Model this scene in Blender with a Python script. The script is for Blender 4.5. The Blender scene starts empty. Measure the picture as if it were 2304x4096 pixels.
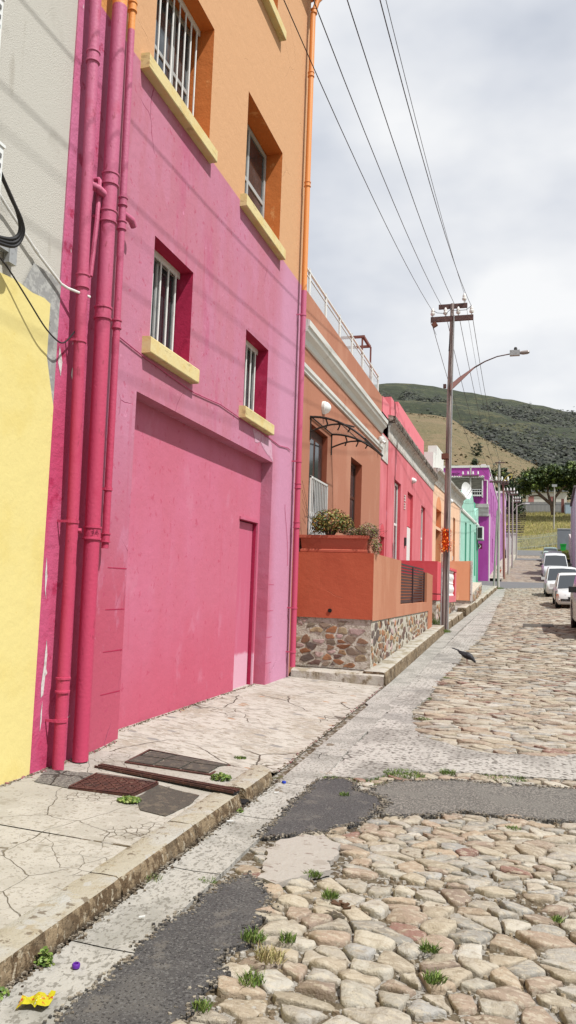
import bpy, bmesh, math, random
from mathutils import Matrix, Vector, noise
from mathutils.geometry import tessellate_polygon
R = random.Random(7)
SC = bpy.context.scene
COL = SC.collection
# ---------------------------------------------------------------- camera
M = ((0.95625, -0.0055, 0.2925), (0.29047, -0.10116, -0.95152), (0.03482, 0.99486, -0.09513))
cd = bpy.data.cameras.new('camera'); cam = bpy.data.objects.new('camera', cd); COL.objects.link(cam)
cam.matrix_world = Matrix(((*M[0], 0), (*M[1], 0), (*M[2], 1.6), (0, 0, 0, 1)))
cd.sensor_fit = 'VERTICAL'; cd.sensor_height = 36; cd.lens = 765 / 1024 * 36; cd.clip_end = 5000; cd.clip_start = .05
SC.camera = cam
# ---------------------------------------------------------------- sun and sky
SD = Vector((.57, -.25, 1.0)).normalized()
elev = math.asin(SD.z); azim = math.atan2(SD.x, SD.y)
sl = bpy.data.lights.new('sun', 'SUN'); sl.energy = 5.0; sl.angle = math.radians(.8); sl.color = (1, .98, .945)
so = bpy.data.objects.new('sun', sl); COL.objects.link(so); so.rotation_euler = SD.to_track_quat('Z', 'Y').to_euler(); so.location = (20, -20, 40)
W = bpy.data.worlds.new('World'); SC.world = W; W.use_nodes = True
nt = W.node_tree; nt.nodes.clear()
def wn(t, **k):
    n = nt.nodes.new(t)
    for a, b in k.items(): setattr(n, a, b)
    return n
sky = wn('ShaderNodeTexSky', sky_type='NISHITA', sun_disc=False, sun_elevation=elev, sun_rotation=azim)
tc = wn('ShaderNodeTexCoord'); mp = wn('ShaderNodeMapping'); mp.inputs['Scale'].default_value = (1, 1, 1.9); mp.inputs['Location'].default_value = (.35, .1, .62)
n1 = wn('ShaderNodeTexNoise'); n1.inputs['Scale'].default_value = 2.3; n1.inputs['Detail'].default_value = 5; n1.inputs['Roughness'].default_value = .5
cr = wn('ShaderNodeValToRGB'); cr.color_ramp.elements[0].position = .30; cr.color_ramp.elements[1].position = .62
cr.color_ramp.elements[0].color = (4.6, 5.1, 6.0, 1); cr.color_ramp.elements[1].color = (9.6, 9.65, 9.7, 1)
e = cr.color_ramp.elements.new(.45); e.color = (7.0, 7.3, 7.9, 1)
mx = wn('ShaderNodeMix', data_type='RGBA'); mx.inputs[0].default_value = .93
bg = wn('ShaderNodeBackground'); bg.inputs['Strength'].default_value = .083; wo = wn('ShaderNodeOutputWorld')
L = nt.links.new
L(tc.outputs['Generated'], mp.inputs[0]); L(mp.outputs[0], n1.inputs['Vector']); L(n1.outputs[0], cr.inputs[0])
L(sky.outputs[0], mx.inputs[6]); L(cr.outputs[0], mx.inputs[7]); L(mx.outputs[2], bg.inputs[0]); L(bg.outputs[0], wo.inputs[0])
SC.view_settings.view_transform = 'Standard'; SC.view_settings.look = 'None'; SC.view_settings.exposure = .33; SC.view_settings.gamma = 1
SC.render.engine = 'CYCLES'
# ---------------------------------------------------------------- helpers
def lin(c): return tuple(((v / 255) / 12.92 if v <= 10 else (((v / 255) + .055) / 1.055) ** 2.4) for v in c)
def al(r, g, b, k=1.05): return tuple(min(.9, v / k / 1.23) for v in lin((r, g, b))) + (1,)   # base colour from a seen colour and its light level
def interp(x, xs, ys):
    if x <= xs[0]: return ys[0]
    for i in range(len(xs) - 1):
        if x <= xs[i + 1]:
            t = (x - xs[i]) / (xs[i + 1] - xs[i]); return ys[i] * (1 - t) + ys[i + 1] * t
    return ys[-1]
PY = [-50, 6, 12, 21, 27, 33, 42, 53, 58.5, 62, 82, 104, 112, 126]
PZ = [0, 0, .13, .46, .68, .92, 1.35, 1.88, 2.4, 2.75, 4.4, 6.5, 7.6, 8.0]
def P(y): return interp(y, PY, PZ)
def cl(v, a, b): return max(a, min(b, v))
def G(x, y): return P(y) + .05 * cl(x + 1.4, 0, 5) * cl((y - 8) / 10, 0, 1) * cl((70 - y) / 10, 0, 1)
def xk(y): return -1.9 if y < 10 else (-1.97 + .016 * max(0, y - 22) if y < 59 else -1.38 + (y - 59) * .018)
class MB:
    def __init__(s, O=(0, 0), d=(0, 1)):
        s.v = []; s.f = []; s.m = []; s.c = []; s.mi = 0; s.col = None
        l = math.hypot(*d); s.O = O; s.d = (d[0] / l, d[1] / l); s.n = (d[1] / l, -d[0] / l); s.loc = O != (0, 0) or d != (0, 1)
    def P(s, p):
        if not s.loc: return tuple(p)
        w, u, z = p
        return (s.O[0] + s.d[0] * u + s.n[0] * w, s.O[1] + s.d[1] * u + s.n[1] * w, z)
    def add(s, vs, fs):
        b = len(s.v); s.v += [s.P(p) for p in vs]
        for f in fs:
            s.f.append([b + i for i in f]); s.m.append(s.mi); s.c.append(s.col or (1, 1, 1, 1))
    def quad(s, *p): s.add(p, [tuple(range(len(p)))])
    def box(s, x0, x1, y0, y1, z0, z1):
        s.add([(x0, y0, z0), (x1, y0, z0), (x1, y1, z0), (x0, y1, z0), (x0, y0, z1), (x1, y0, z1), (x1, y1, z1), (x0, y1, z1)],
              [(0, 3, 2, 1), (4, 5, 6, 7), (0, 1, 5, 4), (1, 2, 6, 5), (2, 3, 7, 6), (3, 0, 4, 7)])
    def obox(s, c, ax, h):   # oriented box: centre, 3 axes, half sizes
        ax = [Vector(a).normalized() for a in ax]; c = Vector(c); vs = []
        for k in (-1, 1):
            for i, j in ((-1, -1), (1, -1), (1, 1), (-1, 1)): vs.append(tuple(c + ax[0] * h[0] * i + ax[1] * h[1] * j + ax[2] * h[2] * k))
        s.add(vs, [(0, 3, 2, 1), (4, 5, 6, 7), (0, 1, 5, 4), (1, 2, 6, 5), (2, 3, 7, 6), (3, 0, 4, 7)])
    def tube(s, path, r, n=10, cap=True):
        path = [Vector(p) for p in path]; rs = r if isinstance(r, (list, tuple)) else [r] * len(path); vs = []; up = None
        for i, p in enumerate(path):
            t = (path[min(i + 1, len(path) - 1)] - path[max(i - 1, 0)]).normalized()
            if up is None: up = Vector((0, 0, 1)) if abs(t.z) < .9 else Vector((0, 1, 0))
            a = t.cross(up).normalized(); b = a.cross(t).normalized(); up = b
            for k in range(n):
                an = 2 * math.pi * k / n; vs.append(tuple(p + (a * math.cos(an) + b * math.sin(an)) * rs[i]))
        fs = [(i * n + k, i * n + (k + 1) % n, (i + 1) * n + (k + 1) % n, (i + 1) * n + k) for i in range(len(path) - 1) for k in range(n)]
        if cap: fs += [tuple(range(n))[::-1], tuple((len(path) - 1) * n + k for k in range(n))]
        s.add(vs, fs)
    def lathe(s, c, prof, n=14):   # prof: (r,z)
        s.tube([(c[0], c[1], c[2] + z) for r, z in prof], [max(r, 1e-4) for r, z in prof], n) if False else None
        vs = [(c[0] + r * math.cos(2 * math.pi * k / n), c[1] + r * math.sin(2 * math.pi * k / n), c[2] + z) for r, z in prof for k in range(n)]
        fs = [(i * n + k, i * n + (k + 1) % n, (i + 1) * n + (k + 1) % n, (i + 1) * n + k) for i in range(len(prof) - 1) for k in range(n)]
        fs += [tuple(range(n))[::-1], tuple((len(prof) - 1) * n + k for k in range(n))]
        s.add(vs, fs)
    def sweep(s, prof, u0, u1, step=None):   # profile (w,z) along u
        us = [u0, u1] if not step else [u0 + (u1 - u0) * i / max(1, int((u1 - u0) / step)) for i in range(max(1, int((u1 - u0) / step)) + 1)]
        n = len(prof); vs = [(w, u, z) for u in us for w, z in prof]
        fs = [(i * n + k, i * n + (k + 1) % n, (i + 1) * n + (k + 1) % n, (i + 1) * n + k) for i in range(len(us) - 1) for k in range(n)]
        fs += [tuple(range(n)), tuple((len(us) - 1) * n + k for k in range(n))[::-1]]
        s.add(vs, fs)
    def poly(s, pts, z0, z1=None):   # prism of an outline, z0 top function or value, thickness below
        zf = z0 if callable(z0) else (lambda x, y: z0)
        top = [(x, y, zf(x, y)) for x, y in pts]; n = len(pts)
        tr = tessellate_polygon([[Vector((x, y, 0)) for x, y in pts]])
        s.add(top, [tuple(t) for t in tr])
        if z1: s.add(top + [(x, y, z - z1) for x, y, z in top], [(i, (i + 1) % n, n + (i + 1) % n, n + i) for i in range(n)])
    def wall(s, u0, u1, z0, z1, holes=(), w=0, rev=1, back=2, cu=()):
        us = sorted({u0, u1, *cu, *[h[0] for h in holes], *[h[1] for h in holes]}); zs = sorted({z0, z1, *[h[2] for h in holes], *[h[3] for h in holes]})
        us = [u for u in us if u0 <= u <= u1]; zs = [z for z in zs if z0 <= z <= z1]
        for a, b in zip(us, us[1:]):
            for c, e in zip(zs, zs[1:]):
                if any(h[0] - 1e-6 <= a and b <= h[1] + 1e-6 and h[2] - 1e-6 <= c and e <= h[3] + 1e-6 for h in holes): continue
                s.quad((w, a, c), (w, b, c), (w, b, e), (w, a, e))
        for h in holes:
            a, b, c, e, dp = h[:5]; s.mi = rev; x = w - dp
            s.quad((w, a, c), (x, a, c), (x, a, e), (w, a, e)); s.quad((w, b, c), (w, b, e), (x, b, e), (x, b, c))
            s.quad((w, a, e), (x, a, e), (x, b, e), (w, b, e)); s.quad((w, a, c), (w, b, c), (x, b, c), (x, a, c))
            s.mi = back
            if len(h) < 6: s.quad((x, a, c), (x, b, c), (x, b, e), (x, a, e))
            s.mi = 0
    def build(s, name, mats, parent=None, smooth=False, kind=None, label=None):
        me = bpy.data.meshes.new(name); me.from_pydata(s.v, [], s.f)
        mats = mats if isinstance(mats, (list, tuple)) else [mats]
        for m in mats: me.materials.append(m)
        nm = len(mats) - 1
        me.polygons.foreach_set('material_index', [min(i, nm) for i in s.m])
        a = me.attributes.new('Col', 'FLOAT_COLOR', 'FACE'); a.data.foreach_set('color', [x for c in s.c for x in c])
        if smooth:
            me.polygons.foreach_set('use_smooth', [True] * len(me.polygons))
        me.update()
        bm = bmesh.new(); bm.from_mesh(me)
        if smooth != 'no': bmesh.ops.recalc_face_normals(bm, faces=bm.faces)
        if smooth is not True:
            pass
        bm.to_mesh(me); bm.free()
        if smooth and hasattr(me, 'set_sharp_from_angle'): me.set_sharp_from_angle(angle=math.radians(42))
        o = bpy.data.objects.new(name, me); COL.objects.link(o)
        if parent: o.parent = parent; o.matrix_parent_inverse = root_loc(parent).inverted()
        if kind: o['kind'] = kind
        if label: o['label'] = label
        return o
def root_loc(o):
    while o.parent: o = o.parent
    return Matrix.Translation(o.location)
def rel(o, parent):
    o.parent = parent; o.matrix_parent_inverse = root_loc(parent).inverted() if parent.type == 'EMPTY' else Matrix.Identity(4)
_b = MB.build
def smooth_path(p, n=5):
    p = [Vector(q) for q in p]; out = []
    for i in range(len(p) - 1):
        a = p[max(i - 1, 0)]; b_ = p[i]; c = p[i + 1]; d = p[min(i + 2, len(p) - 1)]
        for k in range(n):
            t = k / n; out.append(.5 * ((2 * b_) + (c - a) * t + (2 * a - 5 * b_ + 4 * c - d) * t * t + (3 * b_ - a - 3 * c + d) * t ** 3))
    return out + [p[-1]]
def build2(s, name, mats, parent=None, smooth=False, kind=None, label=None):
    o = _b(s, name, mats, None, smooth, kind, label)
    if parent:
        o.parent = parent
        if parent.type == 'EMPTY': o.matrix_parent_inverse = Matrix.Translation(parent.location).inverted()
        else: o.matrix_parent_inverse = Matrix.Identity(4)
    return o
MB.build = build2
def thing(name, label, cat, loc=(0, 0, 0), group=None):
    o = bpy.data.objects.new(name, None); COL.objects.link(o); o.location = loc; o['label'] = label; o['category'] = cat; o.empty_display_size = .2
    if group: o['group'] = group
    return o
def single(mb, name, mats, label, cat, group=None, smooth=False, kind=None):
    o = mb.build(name, mats, None, smooth)
    o['label'] = label; o['category'] = cat
    if group: o['group'] = group
    if kind: o['kind'] = kind
    return o
def dup(root, delta, label=None, rz=0, s=1):
    r = root.copy(); COL.objects.link(r); r.location = root.location + Vector(delta); r.rotation_euler.z = rz; r.scale = (s, s, s)
    if label: r['label'] = label
    for ch in list(root.children):
        c = ch.copy(); COL.objects.link(c); c.parent = r; c.matrix_parent_inverse = ch.matrix_parent_inverse.copy()
        for g in list(ch.children):
            d = g.copy(); COL.objects.link(d); d.parent = c; d.matrix_parent_inverse = g.matrix_parent_inverse.copy()
    return r
# ---------------------------------------------------------------- materials
def mat(name, base, layers=(), rough=.85, bump=((60, .15),), metal=0, attr=False, spec=.3, dist=.01, emit=None, alpha=1, trans=0):
    m = bpy.data.materials.new(name); m.use_nodes = True; t = m.node_tree; t.nodes.clear(); K = t.links.new
    def n(ty, **k):
        x = t.nodes.new(ty)
        for a, b in k.items(): setattr(x, a, b)
        return x
    out = n('ShaderNodeOutputMaterial'); bs = n('ShaderNodeBsdfPrincipled'); K(bs.outputs[0], out.inputs[0])
    bs.inputs['Roughness'].default_value = rough; bs.inputs['Metallic'].default_value = metal; bs.inputs['Specular IOR Level'].default_value = spec
    bs.inputs['Alpha'].default_value = alpha; bs.inputs['Transmission Weight'].default_value = trans
    co = n('ShaderNodeTexCoord').outputs['Object']
    rgb = n('ShaderNodeRGB'); rgb.outputs[0].default_value = base; cur = rgb.outputs[0]
    def noise_f(sc, det=4, loc=(0, 0, 0), src=None):
        mp = n('ShaderNodeMapping'); mp.inputs['Scale'].default_value = sc if isinstance(sc, tuple) else (sc,) * 3; mp.inputs['Location'].default_value = loc
        K(src or co, mp.inputs[0]); x = n('ShaderNodeTexNoise'); x.inputs['Scale'].default_value = 1; x.inputs['Detail'].default_value = det; x.inputs['Roughness'].default_value = .6
        K(mp.outputs[0], x.inputs['Vector']); return x.outputs[0]
    def rng(v, a, b, hi=1.0):
        x = n('ShaderNodeMapRange'); x.interpolation_type = 'SMOOTHSTEP'; K(v, x.inputs[0]); x.inputs[1].default_value = a; x.inputs[2].default_value = b; x.inputs[3].default_value = 0; x.inputs[4].default_value = hi
        return x.outputs[0]
    def math_(op, a, b):
        x = n('ShaderNodeMath', operation=op)
        for i, v in enumerate((a, b)):
            if isinstance(v, (int, float)): x.inputs[i].default_value = v
            else: K(v, x.inputs[i])
        return x.outputs[0]
    def mixc(f, c, col, bt='MIX'):
        x = n('ShaderNodeMix', data_type='RGBA', blend_type=bt)
        if isinstance(f, (int, float)): x.inputs[0].default_value = f
        else: K(f, x.inputs[0])
        K(c, x.inputs[6])
        if isinstance(col, tuple): x.inputs[7].default_value = col
        else: K(col, x.inputs[7])
        return x.outputs[2]
    def warp(amt, sc):
        w = n('ShaderNodeTexNoise'); w.inputs['Scale'].default_value = sc; w.inputs['Detail'].default_value = 3; K(co, w.inputs['Vector'])
        a = n('ShaderNodeVectorMath', operation='MULTIPLY_ADD'); K(w.outputs[1], a.inputs[0]); a.inputs[1].default_value = (amt,) * 3; K(co, a.inputs[2]); return a.outputs[0]
    sep = n('ShaderNodeSeparateXYZ'); K(co, sep.inputs[0])
    if attr:
        at = n('ShaderNodeAttribute', attribute_name='Col'); cur = mixc(1.0, cur, at.outputs[0], 'MULTIPLY')
    hts = []
    for l in layers:
        k = l[0]
        if k == 'n':      # ('n', scale, lo, hi, colour, [strength], [detail], [offset])
            mid_ = (l[2] + l[3]) / 2; hf = (l[3] - l[2]) * .3; f = rng(noise_f(l[1], l[6] if len(l) > 6 else 4, l[7] if len(l) > 7 else (0, 0, 0)), mid_ - hf, mid_ + hf, l[5] if len(l) > 5 else 1.0); cur = mixc(f, cur, l[4])
        elif k == 'z':    # paint line at a height: ('z', axis, z0, z1, colour, wobble)
            v = math_('ADD', sep.outputs[l[1]], math_('MULTIPLY', math_('SUBTRACT', noise_f(l[6] if len(l) > 6 else 1.3), .5), l[5])); cur = mixc(rng(v, l[2], l[3]), cur, l[4])
        elif k == 'c':    # cracks: ('c', scale, width, colour, maskscale, masklo)
            vo = n('ShaderNodeTexVoronoi', feature='DISTANCE_TO_EDGE'); vo.inputs['Scale'].default_value = 1
            mp = n('ShaderNodeMapping'); mp.inputs['Scale'].default_value = l[1] if isinstance(l[1], tuple) else (l[1],) * 3; K(warp(.22 / (l[1] if not isinstance(l[1], tuple) else max(l[1])), (l[1] if not isinstance(l[1], tuple) else max(l[1])) * 2.2), mp.inputs[0]); K(mp.outputs[0], vo.inputs['Vector'])
            f = rng(vo.outputs['Distance'], l[2], 0.0); f = math_('SUBTRACT', 1.0, rng(vo.outputs['Distance'], l[2] * .25, l[2]))
            f = math_('MULTIPLY', f, rng(noise_f(l[4], 2, (3, 1, 2)), l[5], l[5] + .06)); cur = mixc(f, cur, l[3]); hts.append((f, -1.0))
        elif k == 'v':    # cell speckles: ('v', scale, lo, hi, colour, randomness threshold)
            vo = n('ShaderNodeTexVoronoi', feature='F1'); vo.inputs['Scale'].default_value = 1; mp = n('ShaderNodeMapping'); mp.inputs['Scale'].default_value = l[1] if isinstance(l[1], tuple) else (l[1],) * 3
            K(warp(.02, 30), mp.inputs[0]); K(mp.outputs[0], vo.inputs['Vector']); sc_ = n('ShaderNodeSeparateColor'); K(vo.outputs['Color'], sc_.inputs[0])
            f = math_('MULTIPLY', math_('SUBTRACT', 1.0, rng(vo.outputs['Distance'], l[2], l[3])), math_('GREATER_THAN', sc_.outputs[0], l[5])); cur = mixc(f, cur, l[4])
        elif k == 'cell': # random tint per cell: ('cell', scale, c1, c2, strength)
            vo = n('ShaderNodeTexVoronoi', feature='F1'); vo.inputs['Scale'].default_value = 1; mp = n('ShaderNodeMapping'); mp.inputs['Scale'].default_value = l[1]; K(warp(.05, 6), mp.inputs[0]); K(mp.outputs[0], vo.inputs['Vector'])
            sc_ = n('ShaderNodeSeparateColor'); K(vo.outputs['Color'], sc_.inputs[0]); rp = n('ShaderNodeValToRGB'); K(sc_.outputs[0], rp.inputs[0]); rp.color_ramp.interpolation = 'CONSTANT'
            rp.color_ramp.elements[0].color = l[2][0]; rp.color_ramp.elements[0].position = 0; rp.color_ramp.elements[1].color = l[2][1]; rp.color_ramp.elements[1].position = 1 / len(l[2])
            for i, c in enumerate(l[2][2:]): e = rp.color_ramp.elements.new((i + 2) / len(l[2])); e.color = c
            cur = mixc(l[3], cur, rp.outputs[0])
    K(cur, bs.inputs['Base Color'])
    prev = None
    for i, b in enumerate(bump):
        bn = n('ShaderNodeBump'); bn.inputs['Strength'].default_value = b[1]; bn.inputs['Distance'].default_value = b[2] if len(b) > 2 else dist
        K(noise_f(b[0], 5 if not isinstance(b[0], tuple) else 3, (i, i, i)), bn.inputs['Height'])
        if prev: K(prev, bn.inputs['Normal'])
        prev = bn.outputs[0]
    for f, sg in hts:
        bn = n('ShaderNodeBump', invert=sg < 0); bn.inputs['Strength'].default_value = .8; bn.inputs['Distance'].default_value = dist; K(f, bn.inputs['Height'])
        if prev: K(prev, bn.inputs['Normal'])
        prev = bn.outputs[0]
    if prev: K(prev, bs.inputs['Normal'])
    if emit: bs.inputs['Emission Color'].default_value = emit[0]; bs.inputs['Emission Strength'].default_value = emit[1]
    return m
PLB = ((7, .25, .03), (45, .35, .006), (160, .25, .003))
crim = al(186, 38, 84, 1.0)
pinkL = [('n', (.8, .8, .35), .38, .68, al(208, 136, 166, 1.218), .7), ('n', (1.6, 1.6, .3), .5, .7, al(200, 100, 136, 1.218), .6, 4, (6, 1, 0)), ('z', 2, 3.2, 1.2, al(198, 88, 112, 1.218), 1.6, (.6, .6, .3)), ('n', (3, 3, 1.2), .5, .62, al(212, 140, 168, 1.218), .4, 5, (1, 8, 2)), ('n', (6, 6, .5), .55, .8, al(190, 62, 98, 1.218), .3, 4, (5, 5, 5)), ('n', (12, 12, 12), .60, .66, al(190, 70, 106, 1.218), .5),
         ('n', (9, 9, 9), .66, .74, al(224, 150, 180), .5), ('c', 1.1, .006, al(168, 74, 108), .8, .55)]
def seg(lo, hi): return []
m_pink = mat('pink_and_orange_plaster', al(203, 126, 147, 1.218), pinkL + [('z', 1, 10.35, 10.9, al(214, 150, 180, 1.218), .5, 1.2), ('z', 2, 6.515, 6.53, al(230, 178, 132, 1.276), .01), ('n', (4, 4, .2), .56, .75, al(236, 190, 146, 1.218), 0.0)], bump=PLB)
m_pier = mat('crimson_pier_plaster', al(200, 70, 110, 1.16), [('z', 2, 2.0, 5.5, al(208, 118, 156, 1.16), 2.2), ('n', (2, 2, .6), .4, .65, al(206, 96, 134, 1.16), .7), ('n', 5, .56, .7, al(180, 40, 84, 1.16), .8), ('z', 2, 6.515, 6.53, al(226, 160, 92, 1.218), .01), ('n', (14, 14, 5), .70, .73, al(220, 215, 215, 1.16))], bump=((9, .5, .03), (60, .5, .006)))
m_panel = mat('garage_panel_plaster', al(206, 110, 134, 1.16), [('n', (.9, .9, .5), .35, .65, al(210, 116, 144, 1.16), .8), ('z', 2, 1.6, .3, al(202, 94, 118, 1.16), 1.4, (1.2, 1.2, .6)), ('n', (6, 6, .6), .52, .8, al(196, 66, 98, 1.16), .35), ('n', (2.2, 2.2, 1.5), .54, .7, al(214, 132, 156, 1.16), .45, 5, (3, 0, 3)), ('n', (16, 16, 12), .62, .68, al(186, 60, 92, 1.16), .5)], bump=PLB)
m_reveal = mat('crimson_reveal_paint', al(176, 34, 76, 1.05), [('n', 3, .5, .75, al(196, 70, 106, .95), .6)], bump=PLB)
m_orev = mat('orange_reveal_paint', al(205, 118, 56, 1.0), [('n', 4, .55, .72, al(232, 170, 110, .95), .7)], bump=PLB)
m_sill = mat('yellow_sill_paint', al(232, 214, 158, 1.166), [('n', 5, .4, .7, al(228, 200, 132, 1.166), .7), ('n', (8, 3, 16), .58, .66, al(170, 150, 110, 1.166), .5), ('n', 14, .66, .74, al(200, 180, 130, 1.166), .8)], bump=((40, .4, .006),))
m_pipe = mat('pink_pipe_paint', al(196, 66, 100, 1.1), [('z', 2, 2.4, 5.6, al(198, 104, 138, 1.1), 1.4), ('n', 4, .5, .8, al(186, 46, 84, 1.1), .5), ('n', (24, 24, 7), .62, .68, al(150, 50, 72, 1.1), .6), ('z', 2, 6.56, 6.575, al(240, 160, 84, 1.1), .01)], rough=.62, bump=((40, .6, .006), (160, .4, .002)), spec=.35)
m_pipe2 = mat('pink_and_orange_gutter_paint', al(200, 76, 108, 1.1), [('z', 2, 3.2, 5.2, al(200, 100, 134, 1.1), 1.4), ('n', (3, 3, 1), .55, .7, al(214, 60, 96, 1.1), .7), ('z', 2, 6.35, 6.36, al(238, 156, 84, 1.1), .01)], rough=.5, bump=((70, .4, .004),), spec=.5)
m_pdoor = mat('pink_door_paint', al(206, 104, 132, 1.15), [('n', (8, 8, 1), .5, .7, al(210, 120, 146, 1.15), .5), ('z', 2, .66, .60, al(222, 170, 188, 1.1), .12, 6)], bump=((30, .2),), rough=.6)
m_grey = mat('grey_plaster', al(190, 187, 178, 0.949), [('n', 2.2, .5, .75, al(172, 168, 158, 0.949), .6), ('n', (5, 5, 1), .6, .8, al(150, 142, 128, 0.949), .4)], bump=((90, .7, .008), (220, .6, .004)))
m_cem = mat('bare_cement_patch', al(150, 150, 148, 1.02), [('n', 14, .4, .65, al(176, 176, 172, 1.02)), ('n', 5, .6, .7, al(120, 120, 118, 1.02))], bump=((30, .5),))
m_yel = mat('yellow_plaster', al(243, 226, 150, 1.195), [('n', 1.4, .45, .75, al(238, 218, 136, 1.195), .8), ('n', (16, 16, 16), .68, .74, al(228, 200, 110, 1.195), .6)], bump=((6, .3, .02), (26, .25, .006), (110, .25, .003)))
def pl(name, rgb, k=1.05, var=12, stain=None, extra=()):
    k *= 1.08
    r, g, b = rgb; var *= 1.4; ly = [('n', (1.2, 1.2, .6), .4, .7, al(min(255, r + var), min(255, g + var + 4), min(255, b + var + 4), k), .8), ('n', (7, 7, .3), .55, .75, al(r - var, g - var * 1.3, b - var * 1.3, k), .4)]
    if stain: ly.append(('n', (4, 4, .8), .6, .7, al(*stain, k), .8))
    return mat(name, al(r, g, b, k), ly + list(extra), bump=((8, .2, .02), (60, .2, .005)))
m_brown = pl('tan_brown_plaster', (184, 124, 98), 1.08, 8)
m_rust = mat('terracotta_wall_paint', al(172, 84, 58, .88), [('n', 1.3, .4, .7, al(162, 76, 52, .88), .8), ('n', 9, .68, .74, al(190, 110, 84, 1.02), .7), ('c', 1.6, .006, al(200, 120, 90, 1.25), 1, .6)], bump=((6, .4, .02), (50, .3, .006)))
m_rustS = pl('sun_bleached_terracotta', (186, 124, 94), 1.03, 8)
m_brev = pl('dark_brown_reveal', (160, 86, 62), .95, 6)
m_white = mat('white_paint', al(232, 232, 226, 1.1), [('n', (3, 3, 1), .5, .75, al(205, 204, 196, 1.1), .7), ('n', (9, 9, 1), .62, .75, al(160, 156, 146, 1.1), .5)], rough=.6, bump=((30, .2),))
m_dirtyw = mat('weathered_white_plaster', al(212, 210, 203, 1.1), [('n', (4, 6, 2), .48, .65, al(190, 176, 160, 1.1), .8), ('n', (9, 14, 5), .58, .64, al(92, 80, 70, 1.1), .9)], bump=((12, .5, .03), (60, .4)))
m_dirt = mat('crumbling_cornice_edge', al(150, 140, 128, 1.1), [('n', (5, 22, 8), .47, .53, al(78, 66, 58, 1.1)), ('n', (5, 12, 8), .6, .66, al(205, 200, 192, 1.1))], bump=((22, .9, .04),))
m_bar = mat('white_bar_paint', al(236, 236, 232, 1.1), [('n', 20, .62, .7, al(180, 160, 140, 1.1), .6)], rough=.45, bump=(), spec=.5)
m_frame = mat('grey_window_frame', al(176, 178, 176, 1.0), [('n', 10, .5, .7, al(150, 150, 146, 1.0), .6)], rough=.5, bump=())
m_wood = mat('dark_brown_wood', al(86, 48, 34, 1.0), [('n', (30, 30, 2), .4, .65, al(60, 32, 24, 1.0), .8)], rough=.6, bump=((30, .2),))
m_glass = mat('dark_window_glass', (.025, .03, .034, 1), [('n', 1.5, .4, .7, (.06, .065, .07, 1))], rough=.08, bump=(), spec=.6)
m_curt = mat('pale_net_curtain', al(150, 146, 134, 1.0), [('n', (2, 30, .5), .4, .6, al(120, 116, 106, 1.0), .8)], bump=())
m_iron = mat('black_wrought_iron', (.02, .018, .017, 1), [('n', 20, .6, .7, (.07, .035, .02, 1), .6)], rough=.5, bump=())
m_rail = mat('dark_brown_slats', al(66, 44, 46, 1.0), [('n', 9, .5, .7, al(86, 62, 62, 1.0), .6)], rough=.5, bump=())
m_clear = mat('clear_canopy_sheet', (.75, .72, .7, 1), [], rough=.15, bump=(), alpha=.35, spec=.5)
m_mort = mat('wall_mortar', al(196, 190, 176, 1.05), [('n', 18, .4, .7, al(160, 150, 132, 1.1)), ('n', 5, .62, .72, al(150, 138, 120, 1.1), .5)], bump=((50, .7, .01), (14, .6, .02)))
m_stone = mat('rubble_stone', (1, 1, 1, 1), [('n', (5, 5, 9), .5, .7, al(96, 72, 58, 1.1), .55), ('n', 16, .62, .72, al(190, 170, 140, 1.1), .35)], attr=True, bump=((25, .6, .01), (90, .3, .004)))
m_pave = mat('cracked_sidewalk_concrete', al(216, 210, 199, 1.7), [('n', 1.1, .4, .7, al(194, 188, 176, 1.75), .8), ('n', 7, .55, .72, al(214, 208, 196, 1.9), .6), ('n', 14, .62, .7, al(160, 148, 130, 1.9), .45),
    ('n', 45, .55, .65, al(150, 142, 128, 1.8), .5), ('n', 2.6, .58, .68, al(176, 168, 152, 1.75), .7, 5, (9, 2, 0)), ('c', 1.6, .006, al(136, 124, 106, 1.8), .8, .46), ('c', 7.0, .016, al(146, 132, 114, 1.8), 1.3, .53), ('n', (3, 3, 3), .50, .56, al(200, 194, 182, 1.7), .7, 6, (2, 7, 0)), ('n', (28, 28, 28), .58, .64, al(170, 160, 144, 1.75), .7, 3, (2, 7, 5)), ('c', 15, .05, al(150, 138, 120, 1.8), 1.5, .60)], bump=((14, .35, .02), (110, .4, .004)), dist=.012)
m_apron = mat('worn_apron_concrete', al(222, 216, 203, 1.7), [('n', 1.6, .42, .7, al(200, 188, 168, 1.9), .8), ('n', (6, 11, 6), .5, .58, al(198, 191, 178, 1.75), .9), ('n', (9, 20, 10), .56, .62, al(172, 160, 140, 1.8), .8), ('n', (16, 34, 10), .56, .62, al(236, 230, 218, 1.7), .7, 4, (5, 0, 0)), ('v', (5, 9, 5), .18, .3, al(205, 160, 120, 1.9), .9), ('v', (4, 7, 5), .2, .32, al(176, 172, 166, 1.9), .86),
    ('c', 1.2, .014, al(110, 98, 84, 1.9), .6, .5), ('c', 5, .03, al(130, 118, 100, 1.9), 1.3, .58)], bump=((12, .5, .02), (60, .5, .008)), dist=.01)
m_kerb = mat('granite_kerb_stone', al(204, 195, 175, 1.7), [('n', 3, .45, .62, al(210, 206, 196, 1.7), .9), ('n', 9, .55, .66, al(188, 170, 138, 1.75), .6), ('n', (14, 14, 8), .58, .66, al(112, 92, 68, 1.75), .7), ('n', 40, .6, .68, al(150, 136, 112, 1.75), .6), ('n', 5, .62, .68, al(214, 212, 206, 1.75), .8, 3, (8, 2, 0)),
    ('z', 2, .045, .0, al(92, 78, 60, 1.75), .09, 14)], bump=((16, .8, .02), (60, .8, .01)))
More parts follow.
